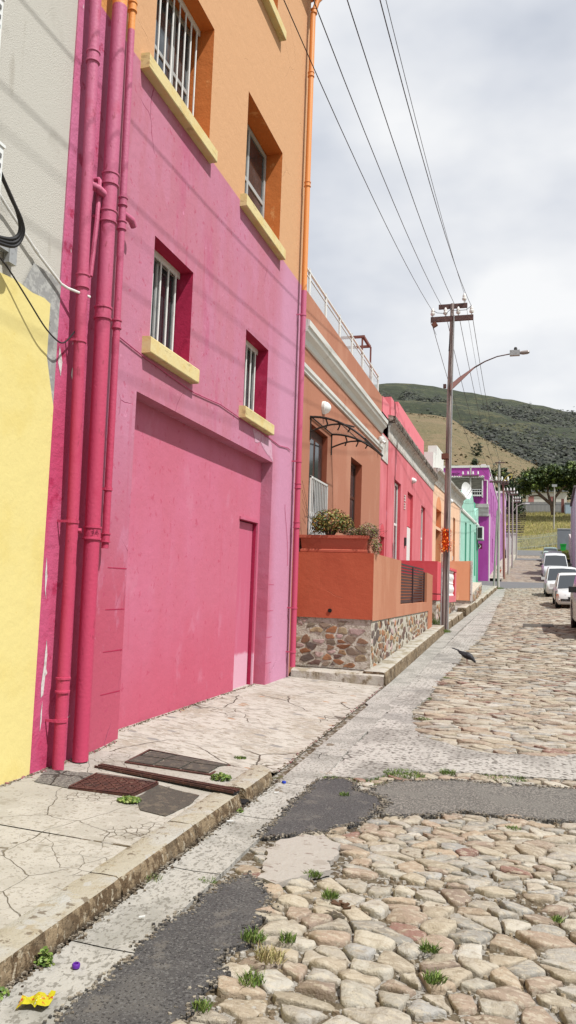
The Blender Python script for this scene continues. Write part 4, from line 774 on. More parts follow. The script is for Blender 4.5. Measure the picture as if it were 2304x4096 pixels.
# planter with plants
PT = thing('planter_box', 'long terracotta planter box with moulded rim on the terrace wall', 'planter', (-2.94, 12.12, 2.15))
b = MB((0, 0), (1, 0)); vs = []
prof = [(0, 2.15, 0), (-.0, 2.185, .02), (.02, 2.2, 0), (.0, 2.21, 0), (-.015, 2.36, 0), (-.035, 2.385, 0), (-.045, 2.39, 0), (-.045, 2.43, 0), (-.02, 2.43, 0)]
b = MB(); pr_ = [(.012, 2.15), (-.012, 2.16), (-.012, 2.195), (.01, 2.205), (-.012, 2.37), (-.035, 2.385), (-.035, 2.432), (-.005, 2.432), (.0, 2.38)]
n = len(pr_); ring_ = []
for o, z in pr_: ring_ += [(-3.46 + o, 12.06 + o, z), (-2.37 - o, 12.06 + o, z), (-2.37 - o, 12.34 - o, z), (-3.46 + o, 12.34 - o, z)]
b.add(ring_, [(i * 4 + k, i * 4 + (k + 1) % 4, (i + 1) * 4 + (k + 1) % 4, (i + 1) * 4 + k) for i in range(n - 1) for k in range(4)] + [((n - 1) * 4, (n - 1) * 4 + 1, (n - 1) * 4 + 2, (n - 1) * 4 + 3)])
b.build('box', m_terr, PT)
b = MB(); b.quad((-3.44, 12.08, 2.40), (-2.39, 12.08, 2.40), (-2.39, 12.32, 2.40), (-3.44, 12.32, 2.40)); b.build('soil', m_soil, PT)
def leafblob(b, blobs, n, size, cols, flat=.5, elong=1.6):
    for _ in range(n):
        c, r = R.choices([(q[0], q[1]) for q in blobs], [q[1][0] * q[1][1] * q[1][2] for q in blobs])[0]
        while 1:
            v = Vector((R.uniform(-1, 1), R.uniform(-1, 1), R.uniform(-1, 1)))
            if .35 < v.length < 1: break
        p = Vector((c[0] + v.x * r[0], c[1] + v.y * r[1], c[2] + v.z * r[2]))
        nrm = (v + Vector((R.gauss(0, .6), R.gauss(0, .6), R.gauss(flat, .6)))).normalized(); a = nrm.cross(Vector((R.gauss(0, 1), R.gauss(0, 1), R.gauss(0, 1)))).normalized(); d = nrm.cross(a)
        s = size * R.uniform(.6, 1.3); b.col = R.choice(cols)
        b.add([tuple(p - a * s * elong), tuple(p - d * s), tuple(p + a * s * elong), tuple(p + d * s * .9 + nrm * s * .2)], [(0, 1, 2, 3)])
    b.col = None
t = thing('succulent_bush', 'rounded green and rust coloured succulent bush growing in the left of the planter', 'plant', (-3.0, 12.2, 2.4))
b = MB(); leafblob(b, [((-3.0, 12.2, 2.68), (.33, .28, .2)), ((-3.17, 12.15, 2.60), (.17, .2, .15)), ((-2.80, 12.2, 2.62), (.19, .2, .15))], 2200, .014, [leafcol(c, 1.0) for c in [(110, 116, 50), (130, 120, 56), (86, 96, 40), (150, 104, 60), (70, 84, 36), (140, 128, 70)] * 4]); b.build('foliage', m_leaf, t)
b = MB()
for k in range(9): a = k * .7; b.tube([(-3.02 + .03 * math.cos(a), 12.2 + .03 * math.sin(a), 2.39), (-3.0 + .1 * math.cos(a), 12.2 + .1 * math.sin(a), 2.52), (-2.99 + .2 * math.cos(a), 12.2 + .18 * math.sin(a), 2.64)], [.016, .012, .006], 6)
b.build('stem', m_bark, t)
t = thing('trailing_plant', 'straggly trailing plant spilling over the right end of the planter', 'plant', (-2.4, 12.2, 2.4))
b = MB(); leafblob(b, [((-2.6, 12.18, 2.49), (.22, .18, .09)), ((-2.38, 12.16, 2.52), (.17, .2, .13)), ((-2.26, 12.16, 2.36), (.1, .16, .16)), ((-2.22, 12.14, 2.24), (.08, .14, .13))], 2400, .009, [leafcol(c, 1.0) for c in [(130, 128, 70), (150, 120, 100), (100, 106, 54), (140, 110, 104), (120, 124, 84)] * 4]); b.build('foliage', m_leaf, t)
b = MB()
for k in range(60):
    x = R.uniform(-2.75, -2.2); y = 12.1 + R.random() * .15; b.tube([(x, y, 2.42), (x + R.gauss(.03, .05), y - .03, 2.5 + R.random() * .06), (x + R.gauss(.08, .06), y - .06, 2.46 + R.gauss(.05, .07))], .0018, 4)
b.build('stem', m_bark, t)
t = thing('dry_vine', 'dry leafless vine between the far drainpipe and the planter', 'plant', (-3.4, 12.0, 2.4)); b = MB()
for k in range(5): b.tube([(-3.42, 11.85 + k * .02, 3.3 - k * .15), (-3.38, 12.0, 3.0 - k * .1), (-3.4 + .05 * math.sin(k), 12.1, 2.75), (-3.34 + .06 * k, 12.2, 2.6), (-3.4, 12.25, 2.42)], .003, 4)
b.build('stem', m_bark, t)
# ================================================================ salmon pink house
m_salm = pl('salmon_pink_plaster', (218, 116, 124), 1.1, 10, (232, 160, 176))
m_srev = pl('coral_reveal_paint', (204, 80, 90), .95, 8)
m_salm2 = pl('coral_wall_paint', (200, 76, 84), .85, 8)
HP = thing('salmon_house', 'salmon pink house with a weathered white cornice, next beyond the brown house', 'building', (-3.5, 25, .6))
b = MB(*F0)
hs = [(21.7, 22.9, 2.3, 4.74, .13, 1, 1, 1), (24.33, 25.6, 2.0, 4.73, .13, 1, 1, 1), (27.85, 29.0, 2.3, 4.67, .13, 1, 1, 1)]
hs2 = [(19.5, 20.2, 1.0, 2.95, .13, 1, 1, 1)]
wallh(b, 19.35, 31.6, .3, 5.66, [(h[0], h[1], h[2], h[3], h[4], 1, 1, 1) for h in hs + hs2]); b.quad((0, 20.4, 5.66), (0, 31.6, 5.66), (0, 31.6, 6.2), (0, 20.4, 6.2))
b.mi = 1; b.add([(.003, 19.85 + .35 * math.cos(a), 2.95 + .34 * math.sin(a)) for a in fr(0, math.pi, 12)], [tuple(range(13))]); b.mi = 0
b.box(0, .03, 20.36, 20.42, 1.0, 5.6)
b.build('wall', [m_salm, m_srev], HP)
shell(HP, F0, 19.36, 31.6, .3, 6.2, 8, m_salm)
b = MB(*F0); b.sweep([(0, 5.66), (.02, 5.66), (.035, 5.72), (.04, 5.95), (.1, 6.05), (.17, 6.1), (0, 6.1)], 20.4, 31.65, .8); b.build('frieze', m_dirtyw, HP)
b = MB(*F0)
n = 60
for k in range(n):
    u0 = 20.38 + 11.25 * k / n; u1 = 20.38 + 11.25 * (k + 1) / n; j = .03 * noise.noise((k * .9, 0, 0)); b.sweep([(0, 6.1), (.18 + j, 6.1 + abs(j)), (.21 + j, 6.2), (.2, 6.28 + j), (0, 6.32)], u0, u1)
b.build('cornice', m_dirt, HP)
b = MB(*F0)
b.box(-.3, .0, 19.5, 20.5, 6.2, 6.62); b.box(-.35, -.02, 20.9, 22.3, 6.3, 6.95); b.box(-.4, -.04, 22.3, 28.6, 6.3, 7.15); b.box(-.3, -.06, 20.5, 31.5, 6.1, 6.55); b.build('parapet', mat('bright_pink_parapet', al(228, 128, 138, 1.03), [('n', 2, .5, .7, al(220, 110, 124, 1.03))], bump=((20, .2),)), HP)
b = MB(*F0); b.box(.0, .022, 19.4, 20.36, 4.95, 5.6); b.build('white_corner_patch', m_dirtyw, HP)
window(HP, F0, 21.72, 22.88, 2.32, 4.72, -.12, m_bar, m_glass, (22.3,), (3.5,), .07)
window(HP, F0, 27.87, 28.98, 2.32, 4.65, -.12, m_bar, m_glass, (28.4,), (3.5,), .07)
b = MB(*F0); b.box(-.12, -.07, 24.35, 25.58, 1.9, 3.62); b.build('door', m_bar, HP, label='white front door'); b = MB(*F0); b.box(-.125, -.08, 24.35, 25.58, 3.66, 4.7); b.build('transom', m_srev, HP)
b = MB(*F0); b.box(0, .05, 23.75, 23.95, 2.95, 3.2); b.build('letter_box', m_iron, HP)
b = MB(*F0)
for z, w_ in ((4.40, 1), (4.15, 0)):
    for dz in (0, .08, .16): b.box(0, .02, 23.55, 23.75, z + dz - .07, z + dz - .05)
    b.box(0, .018, 23.74, 23.77, z - .07, z + .11)
b.build('house_number', m_white, HP)
bulkhead(25.3, 5.2, -3.5, 'white round wall light on the salmon pink house', .1)
# salmon terrace
t = thing('salmon_terrace', 'coral terrace wall with white balusters on a stone base beyond the utility pole', 'terrace', (-2.6, 25, .5))
XB = -2.27
b = MB(); b.quad((-3.5, 21.9, 1.32), (XB, 21.9, 1.32), (XB, 21.9, 2.42), (-3.5, 21.9, 2.42)); b.quad((XB, 21.9, 1.32), (XB, 23.0, 1.32), (XB, 23.0, 2.40), (XB, 21.9, 2.42)); b.quad((-3.5, 21.9, 2.42), (XB, 21.9, 2.42), (XB, 22.1, 2.42), (-3.5, 22.1, 2.42)); b.quad((XB - .15, 22.1, 1.3), (XB - .15, 28.4, 1.3), (XB - .15, 28.4, 1.5), (XB - .15, 22.1, 1.5)); b.quad((-3.5, 22.1, 1.3), (XB, 22.1, 1.3), (XB, 22.1, 2.42), (-3.5, 22.1, 2.42)); b.box(XB - .15, XB, 23.0, 28.4, 1.24, 1.42); b.box(XB - .17, XB + .02, 23.0, 28.4, 2.28, 2.36); b.box(XB - .15, XB, 27.9, 28.4, 1.42, 2.28); b.box(XB - .15, XB, 25.0, 25.3, 1.42, 2.28); b.build('wall', m_salm2, t)
b = MB(); b.box(XB - .15, XB + .004, 25.3, 28.404, 1.22, 1.43); b.box(XB - .15, XB + .004, 27.95, 28.404, 1.43, 2.27); b.build('pink_plinth', m_salm, t)
for y in (23.4, 23.9, 24.4, 25.75, 26.3, 26.85, 27.4):
    b = MB(); b.lathe((XB - .075, y, 1.42), [(.075, 0), (.075, .05), (.04, .08), (.08, .2), (.085, .27), (.045, .37), (.04, .41), (.06, .43), (.04, .46), (.05, .55), (.08, .62), (.06, .72), (.035, .78), (.075, .81), (.075, .86)], 10); b.build('baluster', m_bar, t, True)
b = MB(); b.quad((-3.5, 21.93, .3), (XB - .02, 21.93, .3), (XB - .02, 21.93, 1.33), (-3.5, 21.93, 1.33)); b.quad((XB - .02, 21.93, .3), (XB - .02, 28.38, .5), (XB - .02, 28.38, 1.25), (XB - .02, 21.93, 1.33)); b.quad((XB - .02, 28.38, .5), (-3.5, 28.38, .5), (-3.5, 28.38, 1.3), (XB - .02, 28.38, 1.3)); b.build('mortar', m_mort, t)
b = MB()
for c, p in cells(21.9, 28.4, .5, 1.26, .24, .16, .5):
    if c[1] > P(c[0]) + .2 and c[1] < 1.22 and R.random() < .85 and 22 < c[0] < 28.3: stone(b, [(cl(y, 21.95, 28.37), cl(z, .4, 1.24)) for y, z in p], .014, .012, (lambda x, y, z: (XB - .018 + z, x, y), scol), 0, .01, .05)
for c, p in cells(-3.5, XB, .5, 1.3, .24, .16, .5):
    if c[1] < 1.28 and R.random() < .85 and c[0] < XB - .08: stone(b, [(cl(y, -3.5, XB - .02), cl(z, .4, 1.31)) for y, z in p], .014, .012, (lambda x, y, z: (x, 21.928 - z, y), scol), 0, .01, .05)
b.build('rubble_stones', m_stone, t)
b = MB(); b.tube([(-2.38, 21.3, .6), (-2.38, 21.3, 1.95)], .03, 8); b.tube([(-2.38, 21.3, 1.5), (-2.1, 21.2, 1.5)], .015, 6); 
single(b, 'iron_post', m_rusti, 'thin rusty iron post between the terracotta terrace and the utility pole', 'post')
# ================================================================ peach house
F1 = ((-3.5, 31.6), (.35, 10))
m_peach = pl('peach_plaster', (238, 196, 164), 1.05, 6)
m_prev = pl('dark_peach_reveal', (214, 142, 98), .95, 6)
m_pw = pl('orange_peach_wall', (222, 160, 120), .85, 8, (240, 190, 150))
PE = thing('peach_house', 'peach coloured house with an arched opening and white cornice behind the utility pole', 'building', (-3.4, 36, .8))
b = MB(*F1)
wallh(b, 0, 10.0, .8, 6.1, [(.93, 2.55, 4.3, 5.05, .3, 1, 1, 1), (.93, 2.55, 2.2, 4.18, .3, 1, 1, 1), (4.45, 5.3, 2.9, 5.3, .2, 1, 1, 1), (6.9, 7.75, 3.0, 5.24, .2, 1, 1, 1)])
b.mi = 1; b.add([(.004, 1.74 + .81 * math.cos(a), 5.05 + .58 * math.sin(a)) for a in fr(0, math.pi, 14)], [tuple(range(15))]); b.mi = 0
b.build('wall', [m_peach, m_prev], PE); shell(PE, F1, 0, 10.0, .8, 6.5, 8, m_peach, w=-.02)
b = MB(*F1); b.box(0, .02, 9.62, 10.0, .8, 6.0); b.build('white_corner_strip', m_dirtyw, PE)
b = MB(*F1); b.sweep([(0, 6.0), (.03, 6.0), (.05, 6.1), (.14, 6.3), (.16, 6.42), (.28, 6.52), (.3, 6.6), (0, 6.64)], -.05, 10.1, 1); b.build('cornice', m_dirtyw, PE)
b = MB(*F1); b.box(-.4, -.02, 0, 1.0, 6.5, 7.3); b.box(-.4, -.02, 1.0, 3.2, 6.5, 7.75); b.box(-.4, -.02, 3.2, 10, 6.5, 6.95); b.build('parapet', m_white, PE)
window(PE, F1, .95, 2.53, 2.25, 4.15, -.28, m_bar, m_glass, (1.7,), (), .07); window(PE, F1, 4.47, 5.28, 2.92, 5.28, -.19, m_wood, m_glass, (), (4,), .06); window(PE, F1, 6.92, 7.73, 3.02, 5.22, -.19, m_wood, m_glass, (), (4,), .06)
b = MB(*F1); b.box(0, .03, 6.6, 6.8, 3.1, 3.3); b.build('meter_box', m_white, PE)
bulkhead(36.9, 5.85, -3.28, 'white round wall light on the peach house beyond the pole', .12)
t = thing('satellite_dish', 'white satellite dish at the far end of the peach house cornice', 'satellite dish', (-3.0, 41.6, 6.7))
b = MB(); c = Vector((-2.92, 41.6, 6.95)); ax = Vector((.75, -.62, .12)).normalized(); u_ = ax.cross(Vector((0, 0, 1))).normalized(); v_ = u_.cross(ax); vs = []
for r_, dpt in ((.02, 0), (.2, .02), (.36, .07), (.46, .12)):
    for k in range(18): a = k * math.pi / 9; vs.append(tuple(c + (u_ * math.cos(a) * .85 + v_ * math.sin(a)) * r_ + ax * dpt))
b.add(vs, [(i * 18 + k, i * 18 + (k + 1) % 18, (i + 1) * 18 + (k + 1) % 18, (i + 1) * 18 + k) for i in range(3) for k in range(18)]); b.build('dish', m_acw, t, True)
b = MB(); b.tube([tuple(c - v_ * .42), tuple(c + ax * .5)], .015, 6); b.tube([tuple(c), (-3.1, 41.7, 6.75), (-3.1, 41.7, 6.5)], .025, 6); b.build('feed_arm', m_galv, t)
t = thing('peach_terrace', 'orange peach garden wall with a white painted corner edge', 'wall', (-2.2, 33, 1))
b = MB(); b.quad((-3.5, 31.0, 1.24), (-1.86, 31.0, 1.24), (-1.86, 31.0, 2.8), (-3.5, 31.0, 2.74)); b.quad((-1.86, 31.0, 1.24), (-2.9, 42, 1.6), (-2.9, 42, 2.9), (-1.86, 31.0, 2.8)); b.quad((-3.5, 31.0, 2.74), (-1.86, 31.0, 2.8), (-1.86, 31.25, 2.8), (-3.5, 31.25, 2.74)); b.quad((-3.5, 31.25, 1), (-1.9, 31.25, 1), (-1.9, 31.25, 2.79), (-3.5, 31.25, 2.74)); b.build('wall', m_pw, t)
b = MB(); b.box(-1.93, -1.855, 30.985, 31.2, 1.22, 2.81); b.build('white_edge', m_dirtyw, t)
b = MB(); b.quad((-1.88, 31.05, .8), (-2.02, 42, 1.3), (-2.02, 42, 2.1), (-1.88, 31.05, 1.5)); b.quad((-1.88, 31.3, 1.5), (-2.02, 42, 2.1), (-2.9, 42, 2.1), (-2.9, 31.3, 1.5)); b.quad((-3.5, 31.03, .7), (-1.88, 31.03, .7), (-1.88, 31.03, 1.25), (-3.5, 31.03, 1.25)); b.build('mortar', m_mort, t)
b = MB()
for c, p in cells(31.1, 42, .9, 2.1, .26, .17, .5):
    if c[1] < 1.4 + (c[0] - 31) * .05 and R.random() < .85: stone(b, p, .015, .012, (lambda x, y, z: (-1.878 - (x - 31.05) * .0128 + z, x, y), scol), 0, .01, .05)
b.build('rubble_stones', m_stone, t)
# ================================================================ turquoise house
F2 = ((-3.15, 41.6), (.35, 11))
m_teal = pl('turquoise_plaster', (158, 206, 188), 1.05, 8)
m_trev = pl('deep_turquoise_paint', (92, 176, 146), .95, 6)
TH = thing('turquoise_house', 'turquoise corner house with a curved gable parapet before the crossing', 'building', (-3, 47, 1.3))
b = MB(*F2); wallh(b, 0, 11.0, 1.0, 5.95, [(2.55, 3.35, 3.0, 5.5, .2, 1, 1, 1), (5.15, 5.95, 3.0, 5.63, .2, 1, 1, 1), (8.3, 9.2, 2.6, 5.4, .2, 1, 1, 1)]); b.build('wall', [m_teal, m_trev], TH); shell(TH, F2, 0, 11.0, 1.0, 6.0, 8, m_teal, w=-.02)
b = MB(*F2); b.sweep([(0, 5.9), (.06, 5.92), (.08, 6.0), (.06, 6.08), (0, 6.1)], -.0, 8.2, 1); b.sweep([(0, 5.9), (.06, 5.92), (.08, 6.0), (.06, 6.08), (0, 6.1)], 9.2, 11.05, 1); b.build('moulding', m_white, TH)
b = MB(*F2); pts = [(0, 6.05), (0, 6.7), (.5, 6.85), (1.2, 6.8), (1.7, 6.5), (2.1, 6.6), (2.6, 7.2), (3.4, 7.45), (4.1, 7.4), (4.6, 7.0), (5.2, 7.15), (5.7, 7.55), (6.5, 7.6), (7.3, 7.35), (7.9, 6.9), (8.3, 6.5), (9.0, 6.45), (9.5, 6.9), (10.3, 7.1), (11, 7.2), (11, 6.05)]
b.add([(0, u, z) for u, z in pts] + [(-.3, u, z) for u, z in pts], [tuple(range(len(pts))), tuple(range(len(pts), 2 * len(pts)))[::-1]] + [(i, i + 1, len(pts) + i + 1, len(pts) + i) for i in range(len(pts) - 1)]); b.build('curved_parapet', m_teal, TH)
b = MB(*F2); b.box(-1.2, -.2, 10.2, 11.0, 6.0, 7.5); b.build('parapet_block', m_trev, TH)
window(TH, F2, 2.57, 3.33, 3.02, 5.48, -.19, m_frame, m_glass, (), (4,), .07); window(TH, F2, 5.17, 5.93, 3.02, 5.61, -.19, m_frame, m_glass, (), (4,), .07)
b = MB(*F2); b.box(-.19, -.15, 8.32, 9.18, 2.6, 4.9); b.build('door', m_trev, TH)
b = MB(*F2); b.box(0.02, .1, 9.8, 9.95, 2.2, 6); b.build('downpipe', m_trev, TH)
t = thing('air_conditioner', 'white air conditioning unit on the far end of the turquoise house', 'air conditioner', (-2.7, 51, 5.4))
b = MB(*F2); b.box(.05, .42, 9.5, 10.4, 5.0, 5.85); b.build('casing', m_acw, t); b = MB(*F2); b.box(.10, .38, 9.48, 9.5, 5.08, 5.77); b.build('fan_grille', m_iron, t); b = MB(*F2); b.box(0, .45, 9.6, 9.66, 4.94, 5.0); b.box(0, .45, 10.2, 10.26, 4.94, 5.0); b.build('wall_bracket', m_galv, t)
t = thing('arrow_sign', 'small maroon road sign with a white chevron on the turquoise corner', 'sign', (-2.6, 52, 4.6))
b = MB(); b.box(-2.80, -2.50, 52.0, 52.03, 4.42, 4.78); b.build('sign_plate', mat('maroon_sign', al(120, 30, 70, 1.2), bump=()), t)
b = MB(); b.add([(-2.74, 51.99, 4.75), (-2.68, 51.99, 4.75), (-2.56, 51.99, 4.6), (-2.68, 51.99, 4.45), (-2.74, 51.99, 4.45), (-2.65, 51.99, 4.6)], [(0, 1, 2, 5), (5, 2, 3, 4)]); b.build('chevron', m_white, t); b = MB(); b.tube([(-2.83, 52.03, 2), (-2.83, 52.03, 4.8)], .02, 6); b.box(-2.83, -2.6, 52.03, 52.05, 4.58, 4.62); b.build('post', m_galv, t)
# ================================================================ purple building
m_purp = pl('bright_purple_plaster', (184, 112, 176), 1.0, 8)
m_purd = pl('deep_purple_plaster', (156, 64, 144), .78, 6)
PU = thing('purple_building', 'three storey bright purple building on the far side of the crossing', 'building', (-3, 65, 2.3))
b = MB(); X0 = -2.38; Y0 = 58.5
def hl(a): return a
FP = ((X0, 0), (0, 1))
b = MB(*FP); holes = [(59.8 + .9, 61.6, 7.7, 9.6, .15), (63.5, 64.6, 7.7, 9.7, .15), (67.3, 68.6, 7.7, 9.9, .15), (72, 73.3, 7.8, 9.9, .15), (78.5, 80, 7.9, 10, .15), (83, 84.6, 7.9, 10, .15), (61.0, 62.2, 4.3, 6.0, .15), (66.2, 67.6, 4.1, 6.1, .15), (73, 74.4, 4.6, 6.3, .15), (85, 87, 4.6, 6.6, .15)]
wallh(b, Y0, 93, 1.5, 10.8, [(*h[:5], 1, 1, 1) for h in holes]); b.build('side_wall', [m_purp, m_purd], PU)
b = MB(); b.quad((-14, Y0, 1.5), (X0, Y0, 1.5), (X0, Y0, 7.3), (-14, Y0, 7.3)); b.quad((-14, Y0, 8.1), (X0, Y0, 8.1), (X0, Y0, 10.9), (-14, Y0, 10.9)); b.quad((-14, Y0, 7.3), (X0, Y0, 7.3), (X0, Y0, 8.1), (-14, Y0, 8.1)); b.quad((-14, Y0, 10.85), (X0, Y0, 10.85), (X0, 93, 10.8), (-14, 93, 10.8)); b.build('front_wall', m_purd, PU)
b = MB(); b.box(-14, X0 + .03, Y0 - .05, Y0 + .2, 10.88, 11.05); b.box(X0 - .3, X0 + .05, Y0 + .2, 93, 10.78, 10.95); b.build('coping', m_white, PU)
b = MB((0, Y0), (1, 0)); prof = [(0, 7.2), (.1, 7.25), (.12, 7.45), (.2, 7.55), (.25, 7.75), (.38, 7.85), (.42, 8.1), (0, 8.15)]
b.sweep(prof, -3.4, X0 + .02); b.build('cornice', m_white, PU)
b = MB(); b.tube([(X0 - .1, Y0 - .06, 8.1), (X0 - .1, Y0 - .06, 9.9), (X0 - .9, Y0 - .06, 9.95)], .05, 6); b.tube([(X0 + .06, Y0 + .3, 2.3), (X0 + .06, Y0 + .3, 7.4)], .05, 6); b.build('drainpipe', m_white, PU)
b = MB(); b.box(-6, -2.8, Y0 - .7, Y0 - .62, 8.65, 8.75); b.box(-6, -2.8, Y0 - .7, Y0 - .64, 8.95, 9.0); b.box(-6, -2.8, Y0 - .7, Y0 - .64, 9.12, 9.16)
for k in range(20): b.box(-6 + k * .165, -5.97 + k * .165, Y0 - .69, Y0 - .65, 8.6, 9.15)
b.box(-2.85, -2.79, Y0 - .7, Y0, 8.6, 10.2); b.build('balcony_railing', m_bar, PU)
b = MB(); b.box(-5.6, -2.85, Y0 - .02, Y0 - .005, 8.7, 9.95); b.build('balcony_opening', m_black, PU)
b = MB(); b.quad((-5.6, Y0 - .75, 9.95), (-2.75, Y0 - .75, 9.95), (-2.9, Y0 - .35, 9.15), (-5.6, Y0 - .35, 9.15)); b.build('awning', m_curt, PU)
b = MB(); b.box(-5.8, -2.7, Y0 - .8, Y0, 9.98, 10.03)
for k in range(18): b.tube([(-5.75 + k * .175, Y0 - .85, 10.06), (-5.75 + k * .175, Y0, 10.2)], .07, 6)
b.build('tiled_roof', m_dirtyw, PU)
b = MB(); b.box(-3.0, -2.66, Y0 + 1, Y0 + 1.4, 10.9, 11.3); b.build('chimney', m_white, PU)
for i, h in enumerate(holes): window(PU, FP, h[0] + .02, h[1] - .02, h[2] + .02, h[3] - .02, -.14, m_frame, m_glass, (), ((h[2] + h[3]) / 2,), .06)
cu = bpy.data.curves.new('txt', 'FONT'); cu.body = 'mir'; cu.size = .42; cu.extrude = .005; cu.shear = .3
to = bpy.data.objects.new('tmp', cu); me = bpy.data.meshes.new_from_object(to); me.name = 'graffiti'; bpy.data.objects.remove(to)
me.transform(Matrix.Translation((-5.15, Y0 - .01, 10.28)) @ Matrix.Rotation(math.radians(90), 4, 'X')); me.materials.append(m_wire); o = bpy.data.objects.new('lettering', me); COL.objects.link(o); o.parent = PU; o.matrix_parent_inverse = Matrix.Translation(PU.location).inverted()
t = thing('flower_pot', 'terracotta flower pot on the footway beside the purple building', 'pot', (-1.75, 66, 3.05)); b = MB(); b.lathe((-1.8, 66, 3.05), [(.1, 0), (.17, .35), (.2, .36), (.2, .46), (.15, .46)], 12); b.build('pot', m_terr, t, True); b = MB(); leafblob(b, [((-1.8, 66, 3.62), (.16, .16, .14))], 120, .03, [leafcol((90, 110, 50))]); b.build('foliage', m_leaf, t)
# far houses
m_lil = pl('lilac_plaster', (206, 160, 206), 1.0, 6); m_wh2 = pl('off_white_plaster', (214, 210, 204), 1.05, 6)
t = thing('lilac_house', 'pale lilac house beyond the purple building', 'building', (-3, 97, 6)); b = MB(); b.box(-12, -1.95, 93.2, 101, 4, 13.3); b.build('wall', m_lil, t); b = MB(); b.box(-12.1, -1.85, 93.1, 101.1, 13.3, 13.55); b.build('coping', m_white, t)
window(t, ((-1.95, 0), (0, 1)), 95, 96.2, 10.2, 12, .01, m_frame, m_glass)
t = thing('white_house', 'low white house with grey door at the top of the street on the left', 'building', (-3, 103, 6)); b = MB(); b.box(-12, -1.35, 101.2, 109, 4, 9.0); b.build('wall', m_wh2, t); b = MB(); b.box(-12, -1.3, 101.1, 109.1, 9.0, 9.2); b.build('roof', m_frame, t); b = MB(); b.box(-1.35, -1.32, 103, 104.2, 6.4, 8.4); b.build('door', m_frame, t)
t = thing('gate_pillar', 'pale gate pillar at the top left end of the street', 'pillar', (-.9, 103, 6.4)); b = MB(); b.box(-1.15, -.7, 103, 103.5, 6.3, 9.2); b.build('shaft', m_wh2, t); b = MB(); b.box(-1.2, -.65, 102.95, 103.55, 9.2, 9.35); b.build('cap', m_wh2, t)
t = thing('garden_wall', 'low white garden wall with dark garage door along the left of the upper street', 'wall', (-1.4, 96, 5)); b = MB(); b.box(-1.75, -1.5, 93.5, 101, 5, 7.3); b.build('wall', m_wh2, t); b = MB(); b.box(-1.5, -1.47, 94.5, 97, 5.4, 7.0); b.build('garage_door', m_frame, t)
m_gw = pl('cool_grey_plaster', (196, 197, 198), 1.0, 6); m_gd = pl('dark_grey_wall_paint', (128, 132, 138), 1.0, 5)  # m_gd: plain dark grey for retaining wall, hall roof and fence rail
t = thing('grey_gable_house', 'pale grey house wall with sloping roof edge at the right border of the photo', 'building', (6, 66, 3)); b = MB(); b.add([(4.16, 65.6, 2), (4.16, 70.6, 2), (4.16, 70.6, 9.35), (4.16, 65.6, 10.3), (13, 65.6, 2), (13, 70.6, 2), (13, 70.6, 9.35), (13, 65.6, 10.3)], [(0, 1, 2, 3), (4, 5, 6, 7), (0, 3, 7, 4), (1, 5, 6, 2), (3, 2, 6, 7)]); b.build('wall', m_gw, t)
b = MB(); b.add([(4.0, 65.5, 10.3), (4.0, 70.9, 9.3), (13, 70.9, 9.3), (13, 65.5, 10.3), (4.0, 65.5, 10.46), (4.0, 70.9, 9.46), (13, 70.9, 9.46), (13, 65.5, 10.46)], [(0, 1, 2, 3), (4, 5, 6, 7), (0, 1, 5, 4), (1, 2, 6, 5), (0, 3, 7, 4)]); b.build('roof', mat('roof_sheet', al(110, 104, 100), bump=()), t)
b = MB(); b.tube([(4.1, 70.4, 3), (4.1, 70.4, 9.2)], .05, 6); b.build('downpipe', m_white, t)
t = thing('boundary_wall', 'plastered pinkish grey boundary wall along the right of the upper street', 'wall', (5, 90, 5)); b = MB(); b.add([(4.4, 71, 3), (5.9, 107, 6.5), (5.9, 107, 9.6), (4.4, 71, 5.8), (4.7, 71, 3), (6.2, 107, 6.5), (6.2, 107, 9.6), (4.7, 71, 5.8)], [(0, 1, 2, 3), (4, 5, 6, 7), (3, 2, 6, 7), (0, 3, 7, 4), (1, 2, 6, 5)]); b.build('wall', pl('pinkish_grey_plaster', (186, 172, 170), 1.0, 8), t)
t = thing('retaining_wall', 'dark grey retaining wall behind the green bin', 'wall', (6, 113, 7.5)); b = MB(); b.box(4.75, 14, 113, 113.4, 6.5, 10.7); b.build('wall', m_gd, t); b = MB(); b.box(4.7, 14, 112.95, 113.45, 10.7, 10.8); b.build('coping', m_gw, t)
t = thing('wheelie_bin', 'bright green plastic wheelie bin on the grass at the top right', 'bin', (5.4, 110.5, 7.45)); m_grn = mat('green_plastic', al(40, 190, 80, 1.2), rough=.5, bump=())
b = MB(); b.add([(5.1, 110.2, 7.5), (5.68, 110.2, 7.5), (5.68, 110.8, 7.5), (5.1, 110.8, 7.5), (5.02, 110.1, 8.4), (5.76, 110.1, 8.4), (5.76, 110.85, 8.4), (5.02, 110.85, 8.4)], [(0, 1, 2, 3), (4, 5, 6, 7), (0, 1, 5, 4), (1, 2, 6, 5), (2, 3, 7, 6), (3, 0, 4, 7)]); b.build('body', m_grn, t); b = MB(); b.box(4.98, 5.8, 110.05, 110.95, 8.4, 8.48); b.build('lid', m_grn, t)
